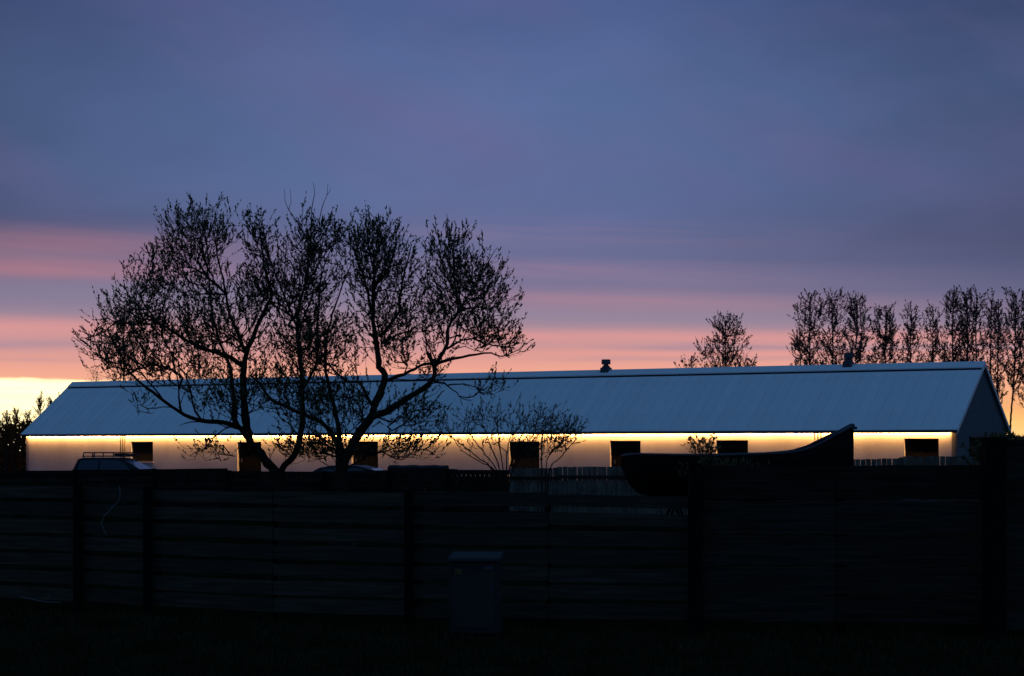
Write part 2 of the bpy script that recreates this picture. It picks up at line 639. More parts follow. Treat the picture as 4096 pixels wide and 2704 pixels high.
# rain pipes in threes
for pxs in ((487, 496, 504), (3262, 3275, 3287)):
    for px in pxs:
        u = wall_u(px, OH - .08)
        m_ = MB()
        m_.tube([B((u, OH - .2, ZE - .064)), B((u, OH - .2, .05))], [.042] * 2, 8)
        m_.build('rain_pipe', 'pipe', barn, True)
u = wall_u(2760)
wl = MB()
wl.box((u - .08, OH - .10, 2.28), (u + .08, OH - .003, 2.52), B)
wlo = wl.build('wall_lamp', 'pipe', barn)
MB().tube([B((u, OH - .12, 2.24)), B((u, OH - .2, 2.17))], [.05, .08], 8).build('lamp_shade', 'pipe', wlo)


# ridge ventilators: square base, waisted neck, drum cap
def ventilator(px, ytop, ybot):
    v = WID / 2
    s = (px - CX) / F
    o = BO + BV * v
    uu = (s * o.y - o.x) / (BU.x - s * BU.y)
    q = o + BU * uu
    zt = EYE + (HY - ytop) / F * q.y
    h = zt - ZR
    fr = lambda p: B((uu + p[0], v + p[1], ZR + p[2]))
    ob = MB().box((-.26, -.26, -.5), (.26, .26, h * .30), fr).build('ridge_ventilator', 'zinc', barn)
    m_ = MB()
    m_.lathe([(.24, h * .30 + .002), (.25, h * .36), (.20, h * .46), (.14, h * .52), (.13, h * .56), (.2, h * .58)], 16, fr)
    m_.build('neck', 'zinc', ob, True)
    m_ = MB()
    m_.lathe([(.27, h * .581), (.275, h * .6), (.275, h * .97), (.26, h)], 18, fr)
    m_.build('cap', 'zinc', ob)


ventilator(2424, 1438, 1490)
ventilator(3394, 1412, 1465)


# ------------------------------------------------------------------ fences
def lerp(a, b, t):
    return a + (b - a) * t


_board_cache = {}


def plank(a0, a1, z00, z01, z10, z11, th, nrm, parent, m, name, rough=0.0, seg=1, tag_=None):
    """plank from ground point a0 to a1 (xy), bottom/top z at both ends; edges uneven by rough"""
    mb = MB()
    n = nrm * th
    base = []
    for k in range(seg + 1):
        t = k / seg
        p = lerp(a0, a1, t)
        j0 = random.uniform(-rough, rough) if rough else 0
        j1 = random.uniform(-rough, rough) if rough else 0
        zb, zt = lerp(z00, z10, t) + j0, lerp(z01, z11, t) + j1
        for q, zz in ((p, zb), (p, zt), (p + n, zt), (p + n, zb)):
            mb.v.append((q.x, q.y, zz))
    for k in range(seg):
        i = 4 * k
        for a in range(4):
            b = (a + 1) % 4
            mb.f.append((i + a, i + 4 + a, i + 4 + b, i + b))
    mb.f += [(0, 1, 2, 3), (4 * seg + 3, 4 * seg + 2, 4 * seg + 1, 4 * seg)]
    o = mb.build(name, m, parent)
    return o


# front fence: seven horizontal boards per bay
FX = [(-260, 1929, 2384, 2424), (319, 1939, 2412, 2452), (597, 1945, 2430, 2468), (1098, 1954, 2456, 2492),
      (1637, 1960, 2474, 2508), (2195, 1965, 2482, 2517), (2752, 1970, 2490, 2524)]
fdat = []
for px, yt, yb, yg in FX:
    Y = EYE * F / (yg - HY)
    fdat.append((P(px, yt, Y), P(px, yb, Y)))
fence = empty('board_fence', (fdat[4][0].x, fdat[4][0].y, 0), 'dark fence of seven spaced horizontal boards running left from the taller slab fence', 'fence')
for k in range(len(fdat) - 1):
    (t0, b0), (t1, b1) = fdat[k], fdat[k + 1]
    d = Vector((t1.x - t0.x, t1.y - t0.y, 0)).normalized()
    nrm = Vector((d.y, -d.x, 0))
    if nrm.y > 0: nrm = -nrm                 # towards the camera
    nb = 7
    for r_ in range(nb):
        jt = random.uniform(-.012, .012)
        ju = random.uniform(-.012, .012)
        h0, h1 = (t0.z - b0.z) / nb, (t1.z - b1.z) / nb
        gap = .056 + random.uniform(-.022, .014)
        z00 = b0.z + h0 * r_ + jt
        z10 = b1.z + h1 * r_ + ju
        a0 = Vector((t0.x, t0.y, 0)) + d * .004
        a1 = Vector((t1.x, t1.y, 0)) - d * .004
        plank(a0, a1, z00 + gap / 2, z00 + h0 - gap / 2, z10 + gap / 2, z10 + h1 - gap / 2,
              .028 + random.uniform(0, .012), nrm, fence, 'board', 'board', rough=.004, seg=5)
for k, (t_, b_) in enumerate(fdat[:-1]):
    front = k in (1, 2, 4)
    o = -.10 if front else .07
    wd = .085 if front else .055
    z1 = t_.z + (.005 if front else -.06)
    MB().box((t_.x - wd / 2, t_.y + o - .045, -.1), (t_.x + wd / 2, t_.y + o + .045, z1)).build('post', 'post', fence)
# a few loose blocks nailed between boards beside the posts
for k in (1, 2, 4):
    t_, b_ = fdat[k]
    for r_ in range(1, 7):
        zc = lerp(b_.z, t_.z, r_ / 7)
        MB().box((t_.x + .045, t_.y - .07, zc - .022), (t_.x + .15, t_.y - .046, zc + .022)).build('spacer_block', 'post', fence)

# taller fence of rough slabs on the right
SX = [(2752, 1857, 2486, 19.35), (3345, 1857, 2492, 19.05), (3932, 1856, 2496, 18.8)]
sd = [(P(a, b, y), P(a, c, y)) for a, b, c, y in SX]
sfence = empty('slab_fence', (sd[1][0].x, sd[1][0].y, 0), 'taller dark fence of wide wavy-edged slabs under the boat', 'fence')
rows = [0, .175, .36, .555, .775, 1.0]
for k in range(2):
    (t0, b0), (t1, b1) = sd[k], sd[k + 1]
    d = Vector((t1.x - t0.x, t1.y - t0.y, 0)).normalized()
    nrm = Vector((d.y, -d.x, 0))
    if nrm.y > 0: nrm = -nrm
    for r_ in range(5):
        za0, za1 = lerp(b0.z, t0.z, rows[r_]), lerp(b0.z, t0.z, rows[r_ + 1])
        zb0, zb1 = lerp(b1.z, t1.z, rows[r_]), lerp(b1.z, t1.z, rows[r_ + 1])
        gap = .012
        plank(Vector((t0.x, t0.y, 0)) + d * .003, Vector((t1.x, t1.y, 0)) - d * .003, za0 + gap, za1 - gap, zb0 + gap, zb1 - gap,
              .04 + .018 * (r_ % 2), nrm, sfence, 'slab', 'plank', rough=.011 if r_ < 4 else .004, seg=12)
for (t_, b_), wd in ((sd[0], .13), (sd[1], .1)):
    yo = -.13 if wd > .12 else .08
    MB().box((t_.x - .01, t_.y + yo - .05, -.1), (t_.x + wd, t_.y + yo + .05, t_.z + .01)).build('post', 'post', sfence)

# gate post and the dark panel beyond it
Yg = 18.7
gp0, gp1 = P(3934, 1752, Yg), P(4012, 1752, Yg)
gate = empty('gate_panel', (gp1.x + .3, Yg, 0), 'dark board panel with a thick post at the far end of the slab fence', 'gate')
mb = MB()
mb.box((gp0.x, Yg - .1, -.1), (gp1.x, Yg + .1, gp0.z - .03))
mb.build('post', 'post', gate)
MB().box((gp0.x - .015, Yg - .115, gp0.z - .028), (gp1.x + .015, Yg + .115, gp0.z + .005)).build('cap', 'post', gate)
z = .08
ztop = P(4050, 1757, Yg).z
nb = 9
for k in range(nb):
    a0, a1 = Vector((gp1.x + .004, Yg, 0)), Vector((gp1.x + 2.4, Yg + .1, 0))
    z0, z1 = lerp(.08, ztop, k / nb) + .008, lerp(.08, ztop, (k + 1) / nb) - .008
    plank(a0, a1, z0, z1, z0, z1 + (.02 if k == nb - 1 else 0), .03, Vector((0, -1, 0)), gate, 'slab', 'board', rough=.004, seg=4)

# low rail-and-slat fence in the middle distance (left half)
YL = 50.0
LX = [(-260, 1884), (300, 1882), (620, 1877), (912, 1873), (913, 1884), (1300, 1887), (1560, 1880), (1790, 1879), (2037, 1880)]


def ztop_low(px):
    for (a, ya), (b, yb) in zip(LX, LX[1:]):
        if a <= px <= b:
            return EYE + (HY - lerp(ya, yb, (px - a) / max(1, b - a))) / F * YL
    return 1.3


lx = lambda px: (px - CX) / F * YL
low = empty('slat_fence', (lx(900), YL, 0), 'low dark fence of rails over upright slats behind the willows', 'fence')
segs = [(-260, 300), (300, 620), (620, 912), (913, 1300), (1300, 1560), (1560, 1790), (1790, 2037)]
for a, b in segs:
    for q, (dz0, dz1) in enumerate([(.0, .12), (.17, .30), (.36, .50), (.60, .74), (.9, 1.05)]):
        plank(Vector((lx(a) + .01, YL, 0)), Vector((lx(b) - .01, YL, 0)), ztop_low(a + 1) - dz1, ztop_low(a + 1) - dz0,
              ztop_low(b - 1) - dz1, ztop_low(b - 1) - dz0, .03, Vector((0, -1, 0)), low, 'rail', 'rail')
    MB().box((lx(a) - .05, YL - .13, -.05), (lx(a) + .05, YL - .034, ztop_low(a + 1) + .02)).build('post', 'post', low)
px = -250
while px < 2030:
    zt = ztop_low(px) - .03 - random.uniform(0, .03)
    MB().box((lx(px), YL + .004, .05), (lx(px) + (.105 if px > 1650 else .114), YL + .026, zt)).build('slat', 'rail', low)
    px += 18.4

# picket fence (right half)
PA, PB = (2040, 1868, 55.0), (3945, 1826, 47.0)
pk = empty('picket_fence', (P(2300, 1900, 54).x, 54, 0), 'pale upright picket fence in front of the barn, behind the boat', 'fence')
pts_ = []
px = 2040
while px < 3945:
    pts_.append(px)
    px += 19.2 + (px - 2040) / 1900 * 2.4
d = Vector((lx(1), 0, 0))


def pick_pt(px):
    # intersection of the column px with the fence line on the ground
    A = P(PA[0], PA[1], PA[2]); Bp = P(PB[0], PB[1], PB[2])
    s = (px - CX) / F
    t = (s * A.y - A.x) / ((Bp.x - A.x) - s * (Bp.y - A.y))
    return A + (Bp - A) * t, (Bp - A).normalized()


def pitch(px):
    a, _ = pick_pt(px)
    b, _ = pick_pt(px + 19.2 + (px - 2040) / 1900 * 2.4)
    return (b - a).length


def pick_top(px):
    if px < 2230: return 1872
    if px < 2700: return 1867
    if px < 3600: return lerp(1860, 1832, (px - 2700) / 900)
    return 1826


for px in pts_:
    q, dd = pick_pt(px)
    dd.z = 0
    dd.normalize()
    zt = EYE + (HY - pick_top(px)) / F * q.y + random.uniform(-.008, .008)
    wdt = pitch(px) * (.87 + random.uniform(-.03, .03))
    nn = Vector((dd.y, -dd.x, 0))
    o0 = Vector((q.x, q.y, 0))
    lo = [o0, o0 + dd * wdt, o0 + dd * wdt + nn * .02, o0 + nn * .02]
    lean = dd * random.uniform(-.008, .008)
    m_ = MB().hexa([p + Vector((0, 0, .06)) for p in lo], [p + lean + Vector((0, 0, zt)) for p in lo])
    m_.build('picket', 'picket', pk)
stn = [2040, 2230, 2232, 2700, 3160, 3598, 3602, 3940]
for a, b in ((2040, 2229), (2231, 2699), (2701, 3160), (3162, 3598), (3602, 3940)):
    qa, dd = pick_pt(a)
    qb, _ = pick_pt(b)
    dd.z = 0
    dd.normalize()
    nn = Vector((dd.y, -dd.x, 0))
    za = EYE + (HY - pick_top(a)) / F * qa.y
    zb = EYE + (HY - pick_top(b)) / F * qb.y
    for dz in (.24, .95):
        plank(Vector((qa.x, qa.y, 0)) + nn * .024, Vector((qb.x, qb.y, 0)) + nn * .024, za - dz - .09, za - dz, zb - dz - .09, zb - dz, .035, nn, pk, 'rail', 'rail')
    o0 = Vector((qa.x, qa.y, 0)) - nn * .06
    MB().box((-.05, -.05, -.05), (.05, .05, za - .02), lambda p: o0 + Vector(p)).build('post', 'post', pk)

# ------------------------------------------------------------------ boat on its trestles
YB = 43.0
bw = lambda px, py, dy=0: P(px, py, YB) + Vector((0, dy, 0))
boat = empty('rowing_boat', (bw(2950, 1900).x, YB, 0), 'old dark clinker rowing boat with a high raked bow standing on trestles', 'boat')
sheer = [(2486, 1826), (2500, 1822), (2540, 1819), (2600, 1819), (2700, 1821), (2800, 1822), (2900, 1821), (3000, 1818), (3090, 1815), (3180, 1807),
         (3250, 1785), (3310, 1752), (3350, 1732), (3385, 1716), (3404, 1708)]
keel = [(2486, 1850), (2500, 1890), (2520, 1932), (2550, 1964), (2600, 1984), (2800, 1996), (3000, 1998), (3200, 1990), (3300, 1972), (3360, 1940), (3395, 1900), (3404, 1870)]


def interp(tab, x):
    xs = [a for a, _ in tab]
    ys = [b for _, b in tab]
    return float(np.interp(x, xs, ys))


def beam(px):
    t = (px - 2486) / (3404 - 2486)
    return .78 * (max(0, math.sin(math.pi * min(1, max(0, t)) ** .9)) ** .55) * (1 if t < .8 else 1) + .02


NS = 34
xs_b = [2486 + (3404 - 2486) * (k / NS) for k in range(NS + 1)]
NR = 8


def hull_pt(px, s, sgn, off=0.0):
    """s: 0 keel .. 1 sheer"""
    top, bot = interp(sheer, px), interp(keel, px)
    z_ = lerp(bot, top, s)
    bb = beam(px)
    flare = math.sin(s * math.pi / 2) ** .75
    return bw(px, z_, sgn * (bb * flare + off))


for sgn in (-1, 1):
    for r_ in range(NR):
        m_ = MB()
        s0, s1 = r_ / NR, (r_ + 1) / NR
        for px in xs_b:
            a = hull_pt(px, s0, sgn, .004)
            b = hull_pt(px, s1, sgn, .026)
            c = hull_pt(px, s1, sgn, .002)
            d2 = hull_pt(px, s0, sgn, -.018)
            m_.v += [tuple(a), tuple(b), tuple(c), tuple(d2)]
        for k in range(NS):
            i = 4 * k
            for a in range(4):
                b = (a + 1) % 4
                m_.f.append((i + a, i + b, i + 4 + b, i + 4 + a))
        m_.f += [(3, 2, 1, 0), (4 * NS, 4 * NS + 1, 4 * NS + 2, 4 * NS + 3)]
        m_.build('plank', 'hull', boat)
    m_ = MB()
    m_.tube([hull_pt(px, 1, sgn, .03) + Vector((0, 0, .01)) for px in xs_b], [.028] * len(xs_b), 6)
    m_.build('gunwale', 'gunwale', boat, True)
m_ = MB()
m_.tube([bw(3406, y) for y in (1704, 1722, 1800, 1870, 1905)], [.045, .05, .05, .05, .04], 6)
m_.build('stem_post', 'hull', boat)
m_ = MB()
m_.tube([bw(3330, 1742), bw(3372, 1722), bw(3405, 1705), bw(3418, 1703)], [.05, .06, .065, .05], 7)
m_.box((bw(3405, 0).x - .02, YB - .16, bw(0, 1712).z - .03), (bw(3420, 0).x + .02, YB + .16, bw(0, 1712).z + .03))
m_.build('bow_piece', 'gunwale', boat)
m_ = MB()
m_.tube([bw(x, y) for x, y in keel], [.04] * len(keel), 6)
m_.build('keel', 'hull', boat)
for px in (2680, 2870, 3060):
    bb = beam(px) - .03
    c = bw(px, interp(sheer, px) + 26)
    MB().box((c.x - .1, YB - bb, c.z - .02), (c.x + .1, YB + bb, c.z + .02)).build('thwart', 'gunwale', boat)
for gi, px in enumerate((2700, 3200)):
    c = bw(px, interp(keel, px) + 3)
    tr = empty('trestle', (c.x, YB, 0), 'dark timber trestle under the %s of the boat' % ('rounded stern half', 'bow half')[gi], 'trestle', 'trestles under the boat')
    MB().box((c.x - .06, YB - .7, c.z - .14), (c.x + .06, YB + .7, c.z - .03)).build('beam', 'post', tr)
    for sy in (-1, 1):
        for sx_ in (-1, 1):
            MB().tube([(c.x + sx_ * .03, YB + sy * .5, c.z - .13), (c.x + sx_ * .28, YB + sy * .6, 0)], [.04, .04], 4).build('leg', 'post', tr)


# ------------------------------------------------------------------ vehicles
def car(name, label, cat, loc, rz, prof_body, glass, wheels, W_, paint, rack=None, rails=None):
    """side profiles in (x forward, z); built at the origin, then moved"""
    root = empty(name, (0, 0, 0), label, cat)
    # body: profile swept across the width with tucked-in sides
    m_ = MB()
    n = len(prof_body)
    ys = [(-W_ / 2, .0, .93), (-W_ / 2 + .06, 1.0, 1.0), (W_ / 2 - .06, 1.0, 1.0), (W_ / 2, .0, .93)]
    for y, k_, sc in ys:
        for x, z_ in prof_body:
            tuck = .16 * max(0, (z_ - 1.0)) / .5
            yy = y * (1 - tuck)
            m_.v.append((x * (sc if k_ == 0 else 1) if k_ == 0 else x, yy, .3 + (z_ - .3) * (.97 if k_ == 0 else 1)))
    for s in range(3):
        for k in range(n):
            j = (k + 1) % n
            m_.f.append((s * n + k, s * n + j, (s + 1) * n + j, (s + 1) * n + k))
    m_.f.append(tuple(range(n - 1, -1, -1)))
    m_.f.append(tuple(range(3 * n, 4 * n)))
    body = m_.build('body', paint, root, org=(0, 0, 0))
    for nm, poly in glass:
        for s in (-1, 1):
            g_ = MB()
            lo = []
            hi2 = []
            for x, z_ in poly:
                tuck = .16 * max(0, (z_ - 1.0)) / .5
                yb = s * (W_ / 2 * (1 - tuck) + .004)
                lo.append((x, yb, z_))
                hi2.append((x, yb + s * .008, z_))
            i = 0
            k = len(poly)
            g_.v = lo + hi2
            g_.f = [tuple(range(k)), tuple(range(2 * k - 1, k - 1, -1))] + [(a, (a + 1) % k, k + (a + 1) % k, k + a) for a in range(k)]
            g_.build(nm, 'glass', root, org=(0, 0, 0))
    for x, r_ in wheels:
        for s in (-1, 1):
            fr = lambda p, x=x, s=s, r_=r_: Vector((x + p[0], s * (W_ / 2 - .09) + p[2], r_ + p[1]))
            wo_ = MB().lathe([(r_ * .62, -.10), (r_ * .95, -.10), (r_, -.07), (r_, .07), (r_ * .95, .10), (r_ * .62, .10)], 20, fr).build('wheel', 'tyre', root, True, org=(0, 0, 0))
            MB().lathe([(r_ * .6, -.104), (r_ * .3, -.12), (.02, -.12)] if s < 0 else [(.02, .12), (r_ * .3, .12), (r_ * .6, .104)], 14, fr).build('rim', 'rim', wo_, org=(0, 0, 0))
    x0 = min(x for x, _ in prof_body)
    x1 = max(x for x, _ in prof_body)
    for s in (-1, 1):
        MB().box((x1 - .10, s * W_ / 2 * .86 - .14, .66), (x1 + .012, s * W_ / 2 * .86 + .02, .80)).build('headlight', 'lampglass', root, org=(0, 0, 0))
        MB().box((x0 - .012, s * W_ / 2 * .88 - .06, .75), (x0 + .07, s * W_ / 2 * .88 + .06, 1.02)).build('tail_light', 'lampglass', root, org=(0, 0, 0))
        MB().box((rack or {}).get('mx', .9) and ((rack or {}).get('mx', .9), s * (W_ / 2 + .02), .98), ((rack or {}).get('mx', .9) + .1, s * (W_ / 2 + .18), 1.1)).build('mirror', paint, root, org=(0, 0, 0))
    return root, body


# estate car with a roof basket, nose to the right, beyond the fence on the left
Yc = 72.0
kx = Yc / F
prof = [(-1.62, .32), (-1.66, .75), (-1.60, 1.04), (-1.50, 1.30), (-1.42, 1.46), (-1.2, 1.505), (-.2, 1.505), (.20, 1.47), (.42, 1.35),
        (.95, 1.05), (1.9, .96), (2.25, .84), (2.35, .6), (2.30, .32)]
xc_ = (308 + 1.66 / kx - CX) / F * Yc
car1, body1 = car('parked_car', 'dark estate car with a roof basket parked before the barn at the left', 'car', None, 0,
                  prof, [('side_window', [(-1.42, 1.06), (-1.30, 1.40), (-.62, 1.43), (-.62, 1.06)]),
                         ('side_window', [(-.56, 1.06), (-.56, 1.43), (.12, 1.41), (.32, 1.32), (.62, 1.06)])],
                  [(-1.05, .33), (1.55, .33)], 1.76, 'paint', rack={'mx': .66})
gl_ = MB()
gl_.hexa([(.475, -.66, 1.335), (.475, .66, 1.335), (.93, .78, 1.075), (.93, -.78, 1.075)], [(.487, -.66, 1.345), (.487, .66, 1.345), (.942, .78, 1.085), (.942, -.78, 1.085)])
gl_.build('windscreen', 'glass', car1, org=(0, 0, 0))
rk = MB()
for s in (-1, 1):
    rk.tube([(-1.28, s * .62, 1.52), (-1.24, s * .62, 1.69), (.28, s * .62, 1.69), (.50, s * .62, 1.55)], [.022] * 4, 6)
    rk.tube([(-1.26, s * .62, 1.56), (.42, s * .62, 1.56)], [.02, .02], 6)
for x in (-1.24, -.9, -.5, -.1, .28):
    rk.tube([(x, -.62, 1.56), (x, .62, 1.56)], [.018] * 2, 5)
    for s in (-1, 1):
        rk.tube([(x, s * .62, 1.51), (x, s * .62, 1.69)], [.02] * 2, 5)
rk.tube([(-1.24, -.62, 1.69), (-1.24, .62, 1.69)], [.022] * 2, 5)
rk.tube([(.28, -.62, 1.69), (.28, .62, 1.69)], [.022] * 2, 5)
rkk = rk.build('roof_basket', 'trim', car1, org=(0, 0, 0))
fl = MB()
fl.box((-.08, -.58, 1.575), (.30, .58, 1.66))
fl.build('packed_load', 'tyre', rkk, org=(0, 0, 0))
car1.location = (xc_, Yc, 0)
car1.rotation_euler = (0, 0, math.radians(-6))

# low saloon behind the right-hand willow
Y2 = 57.0
prof2 = [(-2.1, .30), (-2.18, .7), (-2.05, .93), (-1.5, .98), (-.95, 1.28), (-.6, 1.35), (.15, 1.35), (.5, 1.27), (1.15, .95), (1.95, .86), (2.2, .66), (2.15, .30)]
car2, body2 = car('parked_car', 'low dark blue saloon mostly hidden behind the willow trunks', 'car', None, 0, prof2,
                  [('side_window', [(-1.15, .98), (-.78, 1.25), (-.25, 1.28), (-.25, .98)]), ('side_window', [(-.2, .98), (-.2, 1.28), (.2, 1.27), (.45, 1.2), (.85, .98)])],
                  [(-1.3, .31), (1.35, .31)], 1.7, 'paint2', rack={'mx': .82})
gl_ = MB()
gl_.hexa([(.56, -.62, 1.25), (.56, .62, 1.25), (1.12, .74, .985), (1.12, -.74, .985)], [(.572, -.62, 1.26), (.572, .62, 1.26), (1.132, .74, .995), (1.132, -.74, .995)])
gl_.build('windscreen', 'glass', car2, org=(0, 0, 0))
car2.location = ((1425 - CX) / F * Y2, Y2, 0)
car2.rotation_euler = (0, 0, math.radians(-8))

# covered trailer beside it
Yt = 58.0
tx0, tx1 = (1560 - CX) / F * Yt, (1788 - CX) / F * Yt
trl = empty('covered_trailer', ((tx0 + tx1) / 2, Yt, 0), 'flat trailer under a grey tarpaulin between the willows and the barn', 'trailer')
MB().box((tx0, Yt - .7, .45), (tx1, Yt + .7, 1.25)).build('body', 'trim', trl)
m_ = MB()
n_ = 9
for k in range(n_ + 1):
    x = lerp(tx0 - .03, tx1 + .03, k / n_)
    sag = .012 * math.sin(k * 2.1)
    m_.v += [(x, Yt - .74, 1.16), (x, Yt - .73, 1.28 + sag), (x, Yt, 1.345 + sag), (x, Yt + .73, 1.28 - sag), (x, Yt + .74, 1.16)]
for k in range(n_):
    for a in range(4):
        m_.f.append((5 * k + a, 5 * k + 5 + a, 5 * k + 6 + a, 5 * k + 1 + a))
m_.build('tarpaulin', 'tarp', trl)
for s in (-1, 1):
    fr = lambda p, s=s: Vector(((tx0 + tx1) / 2 + p[0], Yt + s * .82 + p[2], .32 + p[1]))
    w_ = MB().lathe([(.2, -.08), (.3, -.08), (.32, -.05), (.32, .05), (.3, .08), (.2, .08)], 18, fr).build('wheel', 'tyre', trl, True)
    MB().lathe([(.19, -.05), (.05, -.06)], 12, fr).build('rim', 'rim', w_)
MB().tube([(tx0 + .1, Yt, .42), (tx0 - .8, Yt, .42)], [.035, .03], 6).build('drawbar', 'trim', trl)
bx0, bx1 = (1790 - CX) / F * Yt + .03, (1828 - CX) / F * Yt
cr8 = empty('crate', ((bx0 + bx1) / 2, Yt, 0), 'brown upright crate standing at the end of the covered trailer', 'crate')
for k in range(6):
    MB().box((bx0, Yt - .3, .02 + k * .2), (bx1, Yt + .3, .20 + k * .2 + (.03 if k == 5 else 0))).build('panel', 'brown', cr8)

# ------------------------------------------------------------------ utility cabinet in front of the fence
Yq = 18.75
q0, q1 = P(1797, 2232, Yq), P(1992, 2232, Yq)
cab = empty('utility_cabinet', ((q0.x + q1.x) / 2, Yq, 0), 'grey utility cabinet with sloping lid, yellow sticker and pale plate before the fence', 'cabinet')
rotc = math.radians(7)
cc = Vector(((q0.x + q1.x) / 2 + .02, Yq + .15, 0))
fr = lambda p: cc + Matrix.Rotation(-rotc, 3, 'Z') @ Vector(p)
hw = (q1.x - q0.x) / 2
zt = q0.z
MB().box((-hw, -.15, .0), (hw, .15, zt - .03), fr).build('body', 'cab', cab)
m_ = MB()
m_.hexa([fr((-hw - .02, -.18, zt - .028)), fr((hw + .02, -.18, zt - .028)), fr((hw + .02, .17, zt - .028)), fr((-hw - .02, .17, zt - .028))],
        [fr((-hw - .015, -.175, zt)), fr((hw + .015, -.175, zt)), fr((hw + .01, .165, zt + .045)), fr((-hw - .01, .165, zt + .045))])
m_.build('lid', 'cablid', cab)
dr = MB().box((-hw + .03, -.160, .10), (hw - .03, -.151, zt - .06), fr).build('door', 'cab', cab)
MB().box((-hw + .05, -.1645, zt - .16), (-hw + .12, -.1605, zt - .105), fr).build('sticker', 'yellow', dr)
MB().box((hw - .13, -.1645, zt - .11), (hw - .05, -.1605, zt - .075), fr).build('plate', 'plate', dr)
MB().box((-hw - .02, -.17, -.05), (hw + .02, .17, .055), fr).build('plinth', 'post', cab)
MB().box((-.004, -.1635, .12), (.004, -.1605, zt - .18), fr).build('door_seam', 'trim', dr)
MB().box((hw - .07, -.175, zt * .55), (hw - .045, -.1605, zt * .55 + .09), fr).build('handle', 'trim', dr)


# ------------------------------------------------------------------ trees
class Grow:
    """limbs drawn by hand + twigs grown towards points in the crown; one instance per tree"""

    def __init__(self):
        self.pos, self.par, self.tree, self.dep, self.dirs = [], [], [], [], []
        self.handr = []
        self.limbs = []

    def limb(self, tree, pts, r0, r1, par=-1):
        pts = [Vector(p) for p in pts]
        # catmull-rom through the points
        out = []
        for k in range(len(pts) - 1):
            p0, p1, p2, p3 = pts[max(0, k - 1)], pts[k], pts[k + 1], pts[min(len(pts) - 1, k + 2)]
            L_ = (p2 - p1).length
            st = max(2, int(L_ / .10))
            for s in range(st):
                t = s / st
                out.append(.5 * ((2 * p1) + (p2 - p0) * t + (2 * p0 - 5 * p1 + 4 * p2 - p3) * t * t + (3 * p1 - p0 - 3 * p2 + p3) * t ** 3))
        out.append(pts[-1])
        n = len(out)
        rr = []
        prev = par
        for k, p in enumerate(out):
            t = k / (n - 1)
            wob = Vector((rng.normal(), rng.normal(), rng.normal())) * .006
            self.pos.append(p + (wob if 0 < k < n - 1 else Vector()))
            self.par.append(prev)
            self.tree.append(tree)
            self.dep.append((self.dep[prev] + (p - self.pos[prev]).length) if prev >= 0 else 0)
            self.dirs.append((out[min(k + 1, n - 1)] - out[max(k - 1, 0)]).normalized())
            r = lerp(r0, r1, t ** .8)
            rr.append(r * (1 + .06 * rng.normal()))
            self.handr.append(r)
            prev = len(self.pos) - 1
        self.limbs.append((tree, [len(self.pos) - n + k for k in range(n)], rr))
        return prev


def arr(v):
    return np.array([[p.x, p.y, p.z] for p in v])


def grow(G, targets, step=.16, upb=.6, k_len=.10, tip=.003, expo=2.45, kidp=.05):
    pos = arr(G.pos)
    n0 = len(pos)
    cap = n0 + len(targets) * 14 + 10
    A = np.zeros((cap, 3)); A[:n0] = pos
    Dr = np.zeros((cap, 3)); Dr[:n0] = arr(G.dirs)
    Dp = np.zeros(cap); Dp[:n0] = G.dep
    Pr = np.full(cap, -1); Pr[:n0] = G.par
    Tr = np.zeros(cap, int); Tr[:n0] = G.tree
    n = n0
    T = np.array(targets)
    dm = np.array([np.min(np.linalg.norm(pos - t, axis=1)) for t in T])
    order = np.argsort(dm)
    tips = []
    chains = []
    kids = np.zeros(cap)
    for ti in order:
        t = T[ti]
        v = t - A[:n]
        L_ = np.linalg.norm(v, axis=1) + 1e-6
        u = v / L_[:, None]
        cosd = (u * Dr[:n]).sum(1)
        cost = L_ * (1 + .9 * (1 - cosd) ** 1.0 * .5 + 1.1 * np.clip(-u[:, 2], 0, 1)) + k_len * Dp[:n] + .10 * (L_ < .12) + kidp * kids[:n]
        i = int(np.argmin(cost))
        L0 = L_[i]
        ns = max(1, min(12, int(round(L0 / step))))
        p0, p3 = A[i], t
        d0 = Dr[i] * .5 + u[i]
        d0 /= np.linalg.norm(d0) + 1e-9
        d1 = u[i] + np.array([0, 0, upb])
        d1 /= np.linalg.norm(d1)
        b1, b2 = p0 + d0 * L0 * .33, p3 - d1 * L0 * .33
        prev = i
        ch = [i]
        kids[max(0, i - 1):i + 2] += 1
        for s in range(1, ns + 1):
            q = s / ns
            p = (1 - q) ** 3 * p0 + 3 * (1 - q) ** 2 * q * b1 + 3 * (1 - q) * q * q * b2 + q ** 3 * p3
            if s < ns:
                p = p + rng.normal(size=3) * .05 * step
            A[n] = p
            dd = p - A[prev]
            ln = np.linalg.norm(dd) + 1e-9
            Dr[n] = dd / ln
            Dp[n] = Dp[prev] + ln
            Pr[n] = prev
            Tr[n] = Tr[i]
            ch.append(n)
            prev = n
            n += 1
        chains.append(ch)
        tips.append(prev)
    # thickness: every tip carried by what is below it
    acc = np.zeros(n)
    acc[tips] += tip ** expo
    for k in range(n - 1, -1, -1):
        if acc[k] == 0:
            acc[k] = tip ** expo
        if Pr[k] >= 0:
            acc[Pr[k]] += acc[k] if k not in () else 0
    R = acc ** (1 / expo)
    return A[:n], Dr[:n], Pr[:n], Tr[:n], R, chains, tips, n0


